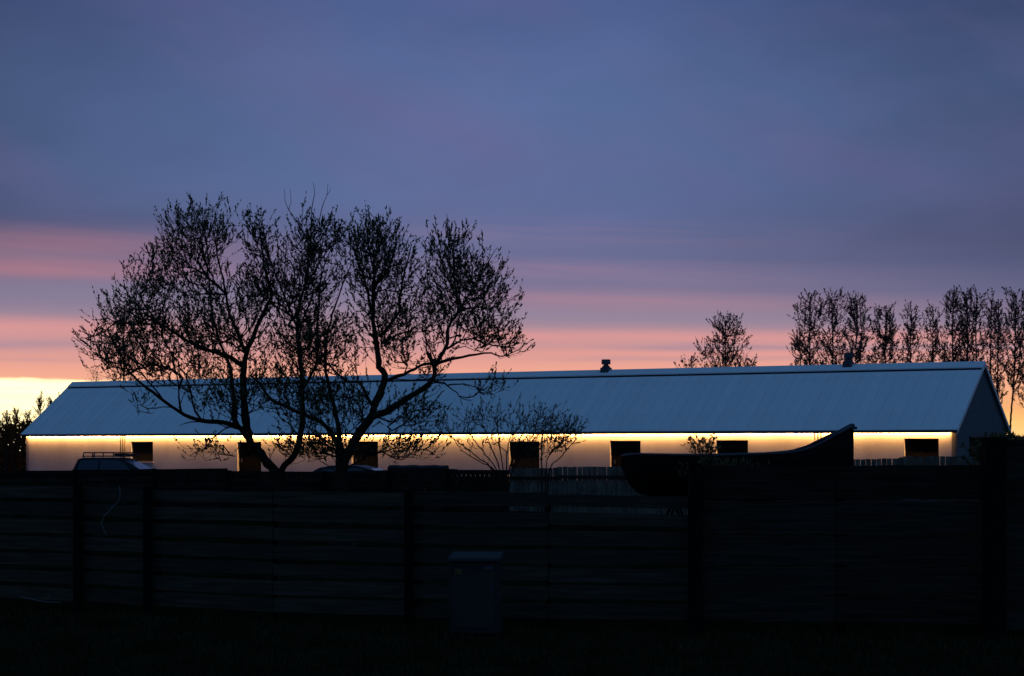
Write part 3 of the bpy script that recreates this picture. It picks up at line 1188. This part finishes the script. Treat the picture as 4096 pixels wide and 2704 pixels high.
def leaf_mesh(name, m, parent, C_, Dv, Ln, Wd, org):
    """lance-shaped leaves: centre base C_, direction Dv, length, width"""
    k = len(C_)
    side = np.cross(Dv, rng.normal(size=(k, 3)))
    side /= np.linalg.norm(side, axis=1)[:, None] + 1e-9
    nrm = np.cross(side, Dv)
    a = C_
    b = C_ + Dv * (Ln * .45)[:, None] + side * (Wd / 2)[:, None] + nrm * (Ln * .06)[:, None]
    c = C_ + Dv * Ln[:, None]
    d = C_ + Dv * (Ln * .45)[:, None] - side * (Wd / 2)[:, None] + nrm * (Ln * .06)[:, None]
    V = np.stack([a, b, c, d], 1).reshape(-1, 3) - np.array(org)
    me = bpy.data.meshes.new(name)
    me.vertices.add(4 * k)
    me.vertices.foreach_set('co', V.astype(np.float32).ravel())
    me.loops.add(4 * k)
    me.loops.foreach_set('vertex_index', np.arange(4 * k, dtype=np.int32))
    me.polygons.add(k)
    me.polygons.foreach_set('loop_start', np.arange(0, 4 * k, 4, dtype=np.int32))
    me.polygons.foreach_set('loop_total', np.full(k, 4, dtype=np.int32))
    me.materials.append(MT[m])
    me.update(calc_edges=True)
    ob = bpy.data.objects.new(name, me)
    COL.objects.link(ob)
    ob.parent = parent
    ob['kind'] = 'stuff'
    return ob


def twig_tubes(chains, A, R, sel, rmax=None, skip=0.0, sides=3):
    m_ = MB()
    for ch in chains:
        if not sel(ch):
            continue
        pts = [A[k] for k in ch]
        rr = [R[k] for k in ch]
        rr[0] = min(rr[0], rr[1] * 1.25) if len(rr) > 1 else rr[0]
        rmx = max(rr)
        nn = 3 if rmx < .012 else (4 if rmx < .03 else 6)
        m_.tube(pts, rr, nn, cap=False)
    return m_


def ell(cx, cy, rx, ry, n, Y, dsp, dy=0.0, hollow=0.0):
    out = []
    while len(out) < n:
        a, b, c = rng.normal(size=3) * .52
        s = a * a + b * b + c * c
        if s > 1.7:
            continue
        out.append(tuple(P(cx + a * rx, cy + b * ry, Y) + Vector((0, dy + c * dsp, 0))))
    return out


# --- the three willows
YW = 33.0
kpx = YW / F
G = Grow()


def W(x, y, dy=0.0):
    return P(x, y, YW) + Vector((0, dy, 0))


def limb(tree, pts, r0, r1):
    """pts in photograph pixels (x, y, depth offset m); radii in pixels"""
    r0 = r0 if r0 > 25 else r0 * .84
    return G.limb(tree, [W(*p) for p in pts], r0 * kpx, r1 * kpx * .6)


def ground_pt(x, dy):
    yb = HY + EYE * F / (YW + dy)
    return (x, yb * 1.0, dy)


GY = HY + EYE * F / YW           # pixel row where the ground is at the willows
# willow A
limb(0, [(1130, GY, 0), (1118, 1980, 0), (1100, 1887, 0), (1070, 1855, 0), (1045, 1815, 0), (1003, 1774, 0), (995, 1736, 0)], 34, 24)
limb(0, [(995, 1736, 0), (986, 1677, -.1), (980, 1600, -.1), (975, 1500, 0), (981, 1414, .1), (1014, 1337, .1), (1065, 1210, .2), (1080, 1175, .2), (1050, 1060, .2), (1040, 940, .1)], 21, 4)
limb(0, [(981, 1414, .1), (958, 1358, .1), (912, 1235, 0), (902, 1160, 0), (876, 1026, -.2), (862, 930, -.2)], 11, 3)
limb(0, [(907, 1180, 0), (870, 1140, 0), (830, 1113, .1), (810, 1077, .1), (733, 990, .2), (700, 930, .2)], 8, 3)
limb(0, [(1003, 1774, 0), (960, 1712, .1), (930, 1690, .2), (925, 1600, .3), (905, 1465, .4), (861, 1348, .4), (835, 1235, .3), (830, 1123, .2), (800, 960, .2)], 15, 3)
limb(0, [(960, 1712, .1), (900, 1690, -.2), (850, 1687, -.3), (780, 1672, -.4), (740, 1650, -.5), (690, 1615, -.6), (640, 1572, -.7), (600, 1542, -.7), (550, 1490, -.8), (515, 1410, -.8), (470, 1340, -.7), (440, 1270, -.6)], 15, 3)
limb(0, [(745, 1652, -.5), (735, 1590, -.5), (730, 1530, -.4), (700, 1450, -.3)], 6, 3)
limb(0, [(968, 1462, 0), (902, 1419, -.2), (830, 1400, -.4), (733, 1348, -.5), (647, 1292, -.6), (585, 1281, -.7), (500, 1230, -.7)], 12, 3)
limb(0, [(647, 1292, -.6), (600, 1220, -.6), (560, 1150, -.5), (530, 1080, -.5)], 5, 2)
limb(0, [(690, 1615, -.6), (600, 1500, -.9), (500, 1470, -1.0), (400, 1400, -1.0), (345, 1360, -1.0)], 5, 1.5)
limb(0, [(830, 1690, -.3), (780, 1690, -.4), (735, 1705, -.5)], 5, 1.5)
# willow B
limb(1, [(1112, GY + 6, .5), (1108, 1990, .5), (1113, 1879, .5), (1146, 1845, .5), (1176, 1795, .5), (1190, 1736, .4), (1199, 1647, .4), (1197, 1500, .4), (1187, 1414, .4), (1182, 1312, .3),
         (1192, 1210, .3), (1218, 1108, .3), (1228, 1006, .3), (1238, 904, .3), (1241, 827, .3), (1251, 766, .3), (1246, 718, .3)], 24, 1.2)
limb(1, [(1182, 1312, .3), (1141, 1200, .2), (1101, 1108, .2), (1055, 986, .1), (1020, 880, .1)], 7, 2)
limb(1, [(1230, 985, .3), (1205, 920, .3), (1182, 878, .3), (1147, 833, .3), (1133, 790, .3), (1128, 745, .3)], 3.5, 1.2)
limb(1, [(1147, 833, .3), (1155, 800, .3), (1152, 745, .3)], 1.8, 1.0)
limb(1, [(1238, 930, .3), (1270, 870, .3), (1282, 810, .4), (1298, 770, .4), (1303, 720, .4)], 3, 1.2)
limb(1, [(1298, 770, .4), (1315, 740, .4)], 1.5, 1.0)
limb(1, [(1197, 1560, .4), (1240, 1480, .5), (1256, 1400, .6), (1258, 1250, .6), (1270, 1100, .6), (1310, 980, .6), (1380, 890, .7)], 9, 2)
# willow C
limb(2, [(1372, GY, 0), (1370, 1990, 0), (1362, 1890, 0), (1392, 1811, 0), (1441, 1727, 0), (1487, 1660, 0), (1496, 1622, 0)], 36, 23)
limb(2, [(1496, 1622, 0), (1525, 1555, .1), (1538, 1500, .1), (1516, 1465, .1), (1506, 1388, .1), (1496, 1312, 0), (1491, 1210, 0), (1506, 1133, 0), (1552, 1082, 0), (1577, 1000, 0), (1590, 900, 0)], 21, 3)
limb(2, [(1503, 1360, .1), (1480, 1235, .2), (1455, 1118, .3), (1420, 1010, .3), (1440, 920, .3)], 10, 3)
limb(2, [(1491, 1200, 0), (1500, 1100, -.2), (1480, 1000, -.3), (1470, 880, -.3)], 8, 3)
limb(2, [(1520, 1348, 0), (1560, 1300, -.1), (1598, 1250, -.2), (1608, 1159, -.2), (1623, 1088, -.2), (1650, 980, -.2)], 9, 3)
limb(2, [(1525, 1372, 0), (1588, 1345, -.2), (1640, 1332, -.3), (1715, 1337, -.4)], 6, 2.5)
limb(2, [(1480, 1672, 0), (1520, 1656, -.1), (1563, 1639, -.2), (1626, 1597, -.3), (1700, 1555, -.4), (1726, 1530, -.4), (1741, 1505, -.4), (1742, 1461, -.4)], 18, 14)
limb(2, [(1742, 1461, -.4), (1778, 1410, -.4), (1792, 1378, -.4), (1797, 1312, -.3), (1832, 1251, -.3), (1827, 1184, -.3), (1815, 1082, -.2), (1812, 980, -.2), (1780, 890, -.2)], 11, 3)
limb(2, [(1832, 1251, -.3), (1880, 1180, -.2), (1930, 1090, -.1), (1990, 990, 0)], 6, 2)
limb(2, [(1750, 1460, -.4), (1787, 1447, -.5), (1850, 1436, -.6), (1907, 1426, -.7), (1967, 1422, -.8), (2009, 1436, -.8), (2088, 1400, -.9)], 9, 2)
limb(2, [(1790, 1400, -.4), (1850, 1370, -.5), (1920, 1350, -.5), (1990, 1290, -.5)], 6, 2)
limb(2, [(1742, 1470, -.4), (1731, 1446, -.45), (1724, 1428, -.45), (1712, 1414, -.45)], 14, 12)
limb(2, [(1551, 1521, 0), (1639, 1489, -.2), (1700, 1462, -.3), (1738, 1456, -.4)], 9, 8)
limb(2, [(1741, 1532, -.4), (1770, 1533, -.5), (1796, 1549, -.6), (1833, 1577, -.7), (1850, 1598, -.7), (1890, 1606, -.8)], 6, 2)
limb(2, [(1796, 1546, -.6), (1857, 1542, -.8), (1926, 1563, -.9), (1986, 1591, -1.0)], 4, 1.5)
limb(2, [(1365, 1900, .1), (1350, 1858, .2), (1345, 1803, .3), (1332, 1748, .3), (1277, 1690, .3), (1205, 1656, .2), (1142, 1626, .2), (1079, 1593, .1), (1037, 1534, 0), (1000, 1500, 0)], 17, 7)
limb(2, [(1370, 1900, .3), (1365, 1830, .5), (1345, 1753, .6), (1336, 1685, .7), (1323, 1626, .7), (1302, 1555, .7), (1287, 1450, .7), (1300, 1300, .7), (1350, 1150, .6), (1400, 1030, .6)], 15, 3)
limb(2, [(1491, 1625, 0), (1458, 1568, -.1), (1440, 1531, -.2), (1398, 1526, -.3), (1343, 1484, -.4), (1301, 1443, -.5), (1259, 1396, -.5), (1200, 1330, -.5)], 9, 3)
limb(2, [(1385, 1830, 0), (1310, 1780, -.3), (1230, 1760, -.5), (1180, 1700, -.6)], 6, 2)

tg = []
for cx, cy, rx, ry, n in [(800, 900, 135, 112, 330), (700, 1010, 130, 90, 180), (590, 1130, 105, 100, 120), (760, 1130, 180, 120, 150),
                          (490, 1250, 110, 110, 80), (390, 1360, 85, 70, 36), (600, 1330, 160, 120, 230), (850, 1330, 180, 140, 300),
                          (1040, 920, 60, 95, 120), (1060, 1150, 140, 150, 320), (1240, 950, 95, 100, 190), (1330, 915, 80, 65, 80),
                          (1240, 1150, 130, 140, 260), (1230, 1380, 210, 130, 420), (1480, 930, 110, 100, 270), (1490, 1080, 140, 110, 260),
                          (1570, 1000, 90, 120, 120), (1560, 1280, 150, 120, 200), (1800, 965, 95, 95, 160), (1850, 1090, 160, 110, 260), (1960, 1180, 105, 120, 190),
                          (1800, 1250, 170, 110, 230), (1950, 1330, 120, 70, 110), (2050, 1385, 60, 50, 36), (1650, 1420, 200, 60, 80),
                          (1000, 1540, 330, 90, 260), (1290, 1620, 260, 110, 350), (1650, 1650, 120, 70, 110), (570, 1600, 55, 60, 14),
                          (950, 1130, 300, 250, 260), (1690, 1130, 270, 220, 260), (1250, 1120, 200, 250, 160), (640, 1180, 200, 180, 140),
                          (900, 1620, 130, 60, 50), (840, 1800, 110, 40, 34), (1290, 1790, 200, 50, 200), (1630, 1790, 130, 50, 90),
                          (1960, 1545, 90, 40, 26), (1720, 1500, 80, 40, 25), (450, 1430, 110, 70, 70), (620, 1470, 130, 60, 110)]:
    tg += ell(cx, cy + (34 if cy < 1060 else 22 if cy < 1300 else 8), rx * .96, ry, int(n * (.66 if cy < 1060 else .82 if cy < 1260 else 1.12)), YW, min(1.3, rx * kpx * 1.0), 0, .12)
A, Dr, Pr, Tr, R, chains, tips, n0 = grow(G, tg)
names = [('willow_tree', 'leafy willow at the left of the three with a long bough reaching left', (1130, GY)),
         ('willow_tree', 'middle willow with one upright leaning trunk and bare shoots on top', (1112, GY)),
         ('willow_tree', 'willow at the right of the three with forked trunk and boughs reaching right', (1372, GY))]


def leaves_on(A, Dr, Pr, tips, Tr, tree, per, ln, wd, up=.5, spread=.55, span=5, twl=.35, tuft=.62):
    """leaf bases and directions along the last nodes of every twig plus a spray beyond the tip"""
    C_, Dd, sprays = [], [], []
    for t in tips:
        if Tr[t] != tree:
            continue
        path = [t]
        while len(path) < span and Pr[path[-1]] >= 0:
            path.append(Pr[path[-1]])
        d = Dr[t] + np.array([0, 0, up])
        d /= np.linalg.norm(d)
        d = d + rng.normal(size=3) * .16
        d /= np.linalg.norm(d)
        L_ = twl * rng.uniform(.5, 1.3)
        e = A[t] + d * L_
        sprays.append((A[t], A[t] + d * L_ * .5 + rng.normal(size=3) * .01, e))
        k = per if isinstance(per, int) else int(rng.integers(per[0], per[1]))
        for q in range(k):
            s = rng.uniform(0, 1)
            if rng.uniform() < tuft:
                s = s ** .7 if tuft < .7 else .25 + .75 * s
                c = A[t] + d * L_ * s
                dd = d
            else:
                j = min(len(path) - 2, int(s * (len(path) - 1)))
                if j < 0: continue
                f_ = rng.uniform()
                c = A[path[j]] * (1 - f_) + A[path[j + 1]] * f_
                dd = Dr[path[j]]
            v = dd + rng.normal(size=3) * spread + np.array([0, 0, .22])
            v /= np.linalg.norm(v)
            C_.append(c)
            Dd.append(v)
    C_, Dd = np.array(C_), np.array(Dd)
    k = len(C_)
    return C_, Dd, rng.uniform(.6, 1.25, k) * ln, rng.uniform(.7, 1.2, k) * wd, sprays


for tree, (nm, lb, (bx, by)) in enumerate(names):
    base = W(bx, by)
    root = empty(nm, (base.x, base.y + (.5 if tree == 1 else 0), 0), lb, 'tree', 'willows between the fences')
    first = True
    for tr_, idx, rr in G.limbs:
        if tr_ != tree:
            continue
        m_ = MB()
        pts = [A[k] for k in idx]
        if first:
            rr = [r * (1 + .9 * max(0, 1 - k / 6)) for k, r in enumerate(rr)]
        m_.tube(pts, rr, 9 if rr[0] > .06 else 6)
        m_.build('trunk' if first else 'bough', 'bark', root, True)
        first = False
    m_ = twig_tubes(chains, A, np.minimum(R, .02), lambda ch: Tr[ch[1]] == tree)
    C_, Dd, Ln, Wd, sprays = leaves_on(A, Dr, Pr, tips, Tr, tree, (8, 15), .062, .023, spread=.42, twl=.26, up=1.0, tuft=.86)
    for s in sprays:
        m_.tube(s, [.0024, .002, .0016], 3, cap=False)
    tw = m_.build('twigs', 'bark', root)
    tw['kind'] = 'stuff'
    leaf_mesh('crown', 'leaf', root, C_, Dd, Ln, Wd, root.location)


# --- a shrub or tree grown on its own
def plant(name, label, cat, Y, limbs, targets, per, ln, wd, group=None, bark='bark', leaf='leaf', trunk_name='stem', up=.5, spread=.5, tip=.004,
          step=.16, twl=.3, span=4, rcap=.03, expo=2.15, upb=.35, klen=.1):
    G_ = Grow()
    kp = Y / F
    for pts, r0, r1 in limbs:
        G_.limb(0, [P(p[0], p[1], Y) + Vector((0, p[2] if len(p) > 2 else 0, 0)) for p in pts], r0 * kp, r1 * kp)
    A, Dr, Pr, Tr, R, chains, tips, n0 = grow(G_, targets, step=step, tip=tip, expo=expo, upb=upb, k_len=klen)
    b0 = G_.pos[0]
    root = empty(name, (b0.x, b0.y, 0), label, cat, group)
    for k, (tr_, idx, rr) in enumerate(G_.limbs):
        m_ = MB()
        m_.tube([A[j] for j in idx], rr, 6)
        m_.build(trunk_name, bark, root, True)
    m_ = twig_tubes(chains, A, np.minimum(R, rcap), lambda ch: True)
    C_, Dd, Ln, Wd, sprays = leaves_on(A, Dr, Pr, tips, Tr, 0, per, ln, wd, up, spread, span, twl)
    for s in sprays:
        m_.tube(s, [tip, tip * .8, tip * .5], 3, cap=False)
    tw = m_.build('twigs', bark, root)
    tw['kind'] = 'stuff'
    leaf_mesh('crown', leaf, root, C_, Dd, Ln, Wd, root.location)
    return root


def gy(Y):
    return HY + EYE * F / Y


# fan-shaped shrub right of the willows
YS = 45.0
tg = []
for a in [(1850, 1700, 90, 45, 50), (1960, 1680, 90, 60, 80), (2080, 1700, 80, 60, 70), (2180, 1680, 60, 60, 45), (2270, 1715, 45, 35, 30), (2090, 1780, 90, 50, 50),
          (1790, 1715, 50, 35, 26), (1920, 1780, 80, 40, 40), (2150, 1800, 60, 50, 30)]:
    tg += ell(a[0], a[1], a[2] * 1.1, a[3] * 1.1, int(a[4] * .6), YS, .8)
sh = []
for x1, y1, dy in [(1800, 1745, .3), (1870, 1725, -.3), (1930, 1700, .2), (1990, 1690, -.2), (2050, 1700, .4), (2110, 1690, -.4), (2170, 1720, .1), (1840, 1800, -.2)]:
    sh.append(([(2010 + (x1 - 2000) * .08, gy(YS), 0), (2015 + (x1 - 2000) * .18, 1900, dy * .2), (lerp(2010, x1, .55), lerp(1890, y1, .5), dy * .6), (x1, y1, dy)], 4.2, 1.6))
plant('shrub', 'leafy fan-shaped shrub in front of the barn wall right of the willows', 'shrub', YS, sh, tg, (7, 13), .085, .022, tip=.003, rcap=.014, spread=.4, up=.8)
YS = 46.0
tg = []
for a in [(2230, 1770, 60, 60, 60), (2300, 1725, 40, 30, 18), (2190, 1730, 40, 60, 30)]:
    tg += ell(*a, YS, .5)
sh = [([(2168, gy(YS), 0), (2168, 1880, 0), (2166, 1800, 0), (2170, 1740, .1)], 4.5, 2), ([(2180, gy(YS), .1), (2184, 1880, .1), (2200, 1820, .1), (2260, 1760, .2)], 4, 1.5),
      ([(2186, gy(YS), -.1), (2196, 1885, -.1), (2240, 1830, -.2), (2310, 1750, -.2)], 4, 1.5)]
plant('shrub', 'slim shrub with upright stems before the dark door right of the fan-shaped shrub', 'shrub', YS, sh, tg, (8, 14), .085, .024)
# sapling in front of the boat and the bush round its foot
YS = 40.5
tg = []
for a in [(2775, 1805, 20, 14, 7), (2800, 1780, 22, 22, 12), (2845, 1785, 20, 24, 12), (2830, 1810, 30, 12, 8), (2862, 1800, 12, 12, 4)]:
    tg += ell(*a, YS, .25)
sh = [([(2830, gy(YS), 0), (2828, 1900, 0), (2815, 1840, 0), (2800, 1775, 0)], 2.6, 1), ([(2834, gy(YS), 0), (2836, 1880, 0), (2842, 1830, 0), (2838, 1770, .05)], 2.4, 1),
      ([(2828, gy(YS), 0), (2822, 1880, 0), (2800, 1835, -.05), (2770, 1805, -.1)], 2, 1)]
plant('sapling', 'small leafy sapling rising in front of the boat beside the sixth barn opening', 'sapling', YS, sh, tg, (5, 8), .11, .04, twl=.2, upb=.2)
tg = []
for a in [(2880, 1885, 120, 34, 80), (2960, 1905, 90, 34, 50)]:
    tg += ell(*a, YS, .5)
sh = [([(2890 + k * 14, gy(YS), .1 * k), (2890 + k * 26, 1950, .1 * k), (2885 + k * 45, 1890, .15 * k)], 3, 1.2) for k in (-2, -1, 0, 1, 2)]
plant('bush', 'low dark green bush against the middle of the boat hull', 'bush', YS, sh, tg, (8, 12), .09, .03, twl=.2)
# rounded dark bush beyond the gate post
YS = 27.0
tg = []
for a in [(3990, 1790, 70, 46, 150), (3960, 1830, 80, 60, 120), (4060, 1830, 80, 60, 100), (4120, 1840, 60, 70, 50)]:
    tg += ell(*a, YS, .45)
sh = [([(4010 + k * 12, gy(YS), .05 * k), (4005 + k * 20, 2000, .08 * k), (4000 + k * 34, 1840, .12 * k)], 5, 1.5) for k in (-2, -1, 0, 1, 2)]
plant('bush', 'rounded black-looking bush above the gate post in front of the gable', 'bush', YS, sh, tg, (16, 24), .06, .03, twl=.08, spread=.9)


# --- far trees behind the barn
def far_tree(px, ytop, w_px, Y, n, label, trunks=1, lean=0, base_y=None, dens=(18, 28), low=None, wtop=.52, name='birch_tree', group='bare-stemmed birches behind the barn'):
    kp = Y / F
    w_px *= 1.22
    n = int(n * 1.35)
    ytop += 10
    dens = (int(dens[0] * 1.2), int(dens[1] * 1.2) + 1)
    yb = gy(Y)
    tr_l = []
    tg_ = []
    for q in range(trunks):
        ox = (q - (trunks - 1) / 2) * w_px * .42
        tt = ytop + 12 + q * 14
        pts = [(px + ox * .8 - lean, yb, 0), (px + ox * .85 - lean * .75, lerp(yb, tt, .3), 0), (px + ox * .95 - lean * .1 + rng.uniform(-3, 3), lerp(yb, tt, .55), 0),
               (px + ox + rng.uniform(-3, 3), lerp(yb, tt, .8), 0), (px + ox + rng.uniform(-5, 5), tt, 0)]
        tr_l.append((pts, 5.2, 1.2))
    low = low or 1600
    H_ = low - ytop
    for _ in range(n):
        t = rng.uniform(0, 1) ** .9                     # 0 top .. 1 bottom
        ww = w_px * (wtop + (1 - wtop) * math.sin(min(1, t * 1.15) * math.pi / 2)) * .5
        if t > .8: ww *= .9
        a = rng.uniform(0, 2 * math.pi)
        ww *= .84 + .2 * math.sin(t * 17 + px) + .3 * math.sin(t * 9 + px * 1.7 + (2.2 if math.cos(a) > 0 else 0))
        r = math.sqrt(rng.uniform(0.02, 1))
        sub = rng.integers(0, trunks)
        ox = (sub - (trunks - 1) / 2) * w_px * .42
        w2 = ww * (1 if trunks == 1 else .72)
        tg_.append(tuple(P(px + ox + w2 * r * math.cos(a) + rng.normal() * 4, ytop + t * H_ + rng.normal() * 6, Y) + Vector((0, ww * kp * r * math.sin(a), 0))))
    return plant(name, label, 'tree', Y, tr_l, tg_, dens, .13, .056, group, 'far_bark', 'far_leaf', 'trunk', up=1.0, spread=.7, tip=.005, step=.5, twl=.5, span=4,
                 rcap=.07, upb=.8, klen=.22)


far_tree(2903, 1268, 190, 128, 260, 'bushy birch standing alone over the roof between the two ventilators', low=1520)
for a in [(2755, 1470, 50, 30, 22), (2985, 1470, 40, 35, 30)]:
    tg = ell(*a, 128, .8)
    plant('sapling', 'low %s behind the ridge beside the lone birch' % ('thin spray of shoots to the left' if a[0] < 2900 else 'leafy clump of shoots to the right'), 'sapling', 128,
          [([(a[0] + 20, gy(128), 0), (a[0] + 10, 1600, 0), (a[0], 1490, 0)], 3, 1)], tg, (6, 10), .22, .08, None, 'far_bark', 'far_leaf', 'stem', .9, .5, .011, .4, .6, 3, .05)
far_tree(3285, 1170, 180, 126, 430, 'tall double-stemmed birch left of the right-hand ventilator', trunks=2, low=1530)
far_tree(3200, 1330, 70, 129, 70, 'lower leaning birch at the left edge of the row', low=1530, wtop=.3)
far_tree(3424, 1186, 125, 125, 260, 'tall round-headed birch just behind the right-hand ventilator', low=1530)
far_tree(3541, 1232, 125, 127, 270, 'dense shorter birch third in the row behind the roof', low=1530)
far_tree(3644, 1224, 72, 128, 130, 'narrow pointed birch standing in the gap of the row', low=1520, wtop=.35)
far_tree(3732, 1222, 92, 129, 130, 'thin open-crowned birch right of the narrow pointed one', low=1520)
far_tree(3812, 1172, 100, 126, 220, 'tall birch behind the right end of the ridge, left of a close pair', low=1540)
far_tree(3868, 1170, 84, 124, 190, 'tall slim birch beside the right end of the ridge', low=1540)
far_tree(3934, 1164, 120, 125, 300, 'thick-crowned tallest birch directly above the gable peak', trunks=2, low=1620)
far_tree(3993, 1210, 70, 128, 120, 'slender birch showing over the gable slope', low=1600)
far_tree(4060, 1160, 110, 122, 210, 'birch with a bent bare trunk right of the gable', lean=24, low=1560)
far_tree(4112, 1215, 100, 121, 150, 'birch cut by the edge of the picture with a red-lit thin trunk', low=1620)
far_tree(497, 1205, 130, 152, 330, 'dense round birch seen through the left side of the willows', low=1600)
far_tree(795, 1350, 120, 148, 170, 'dark birch seen through the willow boughs over the roof', low=1600)
far_tree(1240, 1240, 150, 145, 160, 'birch behind the middle willow', low=1600)
far_tree(385, 1462, 60, 154, 36, 'thin leafless young birch left of the dense round one', low=1560, dens=(1, 3))

# --- spruces at the left edge
def spruce(px, ytop, w_px, Y, label):
    """young pine: candelabra of upright shoots carrying round needle tufts"""
    tg_ = []
    H_ = 1800 - ytop
    for _ in range(int(60 + w_px * .5)):
        t = rng.uniform(0, 1) ** .8
        ww = w_px * .5 * (.10 + .95 * t ** .8) * math.sqrt(rng.uniform(.05, 1)) * (1 + .3 * math.sin(t * 23 + px))
        a = rng.uniform(0, 2 * math.pi)
        tg_.append(tuple(P(px + ww * math.cos(a), ytop + 14 + t * H_, Y) + Vector((0, ww * math.sin(a) * Y / F, 0))))
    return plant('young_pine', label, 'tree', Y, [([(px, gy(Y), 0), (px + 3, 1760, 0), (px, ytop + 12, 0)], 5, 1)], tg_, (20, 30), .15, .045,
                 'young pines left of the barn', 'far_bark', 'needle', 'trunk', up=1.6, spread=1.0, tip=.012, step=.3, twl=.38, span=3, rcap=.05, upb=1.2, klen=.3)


for px, yt, w_, Y, lb in [(160, 1574, 100, 150, 'tallest young pine beside the left end of the barn roof'),
                          (206, 1584, 70, 152, 'slim young pine tip just above the left roof slope'),
                          (108, 1640, 100, 149, 'short young pine between the tall one and the edge clump'),
                          (62, 1632, 100, 151, 'young pine with several upright tips near the picture edge'),
                          (24, 1640, 100, 148, 'bushy young pine close to the left picture edge'),
                          (-18, 1650, 100, 150, 'young pine cut off by the left picture edge'),
                          (238, 1570, 50, 153, 'needle-thin young pine tip nearest the roof ridge')]:
    spruce(px, yt, w_, Y, lb)
# dark shelter belt closing the horizon on both sides
C_, Dd = [], []
for k in range(26000):
    side_ = rng.uniform() < .45
    Y = rng.uniform(158, 166) if side_ else rng.uniform(260, 275)
    if side_:
        x = rng.uniform(-75, -32); top = EYE + (HY - (1700 + 12 * math.sin(x * 1.3))) / F * Y
        if rng.uniform() < .2: top += .3
    else:
        x = rng.uniform(55, 120); top = EYE + (HY - (1747 + 2 * math.sin(x * .6))) / F * Y
    C_.append((x, Y, rng.uniform(0, 1) ** .8 * top - .25))
    v = np.array([0, 0, .8]) + rng.normal(size=3) * .7
    Dd.append(v / np.linalg.norm(v))
k = len(C_)
hroot = empty('shelter_belt', (0, 200, 0))
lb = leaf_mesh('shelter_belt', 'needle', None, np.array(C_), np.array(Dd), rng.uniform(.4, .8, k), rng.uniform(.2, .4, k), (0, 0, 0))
bpy.data.objects.remove(hroot)
lb.name = 'shelter_belt'
tag(lb, 'dark far shelter belt of trees along the horizon beyond the barn', 'treeline', kind='stuff')

# ------------------------------------------------------------------ grass and dry stems
k = 60000
Yv = 15.2 + (rng.uniform(0, 1, k) ** 1.6) * 12
xv = rng.uniform(-.31, .31, k) * Yv
tuft = np.sin(xv * 2.3) * np.sin(Yv * 2.9 + xv) + np.sin(xv * 7.1 + Yv * 3)
hh = .035 + .05 * rng.uniform(0, 1, k) + .035 * np.clip(tuft, 0, 2)
nearf = np.exp(-((Yv - 20.2) / .5) ** 2)
hh += .07 * nearf * rng.uniform(0, 1, k)
C_ = np.stack([xv, Yv, np.full(k, -.03)], 1)
v = np.array([0, 0, 1.]) + rng.normal(size=(k, 3)) * .28
v /= np.linalg.norm(v, axis=1)[:, None]
gr = leaf_mesh('grass', 'blade', None, C_, v, hh + .02, np.full(k, .012), (0, 0, 0))
gr['kind'] = 'stuff'
gr['label'] = 'short dark grass in front of and behind the fence'
gr['category'] = 'grass'

# pale dry stems caught on the fence
for pts_s, lb in [([(478, 1944), (480, 1985), (472, 2008), (440, 2040), (415, 2065), (405, 2095), (425, 2140)], 'pale bent dry stem hanging over the fence between the first two posts'),
                  ([(85, 2386), (130, 2398), (180, 2408), (245, 2410)], 'pale curved dry stalk lying along the bottom fence board at the left'),
                  ([(612, 2262), (618, 2285), (630, 2305), (632, 2325)], 'short pale dry stalk beside the second front post')]:
    Y = 21.2 if pts_s[0][0] > 100 else 21.6
    q = [P(x, y, Y) for x, y in pts_s]
    rt = empty('dry_stem', q[0], lb, 'stem')
    m_ = MB().tube(q, [.006] * len(q), 5)
    m_.tube([q[len(q) // 2], q[len(q) // 2] + Vector((.06, -.02, .1))], [.004, .002], 4)
    m_.build('stalk', 'dry', rt)
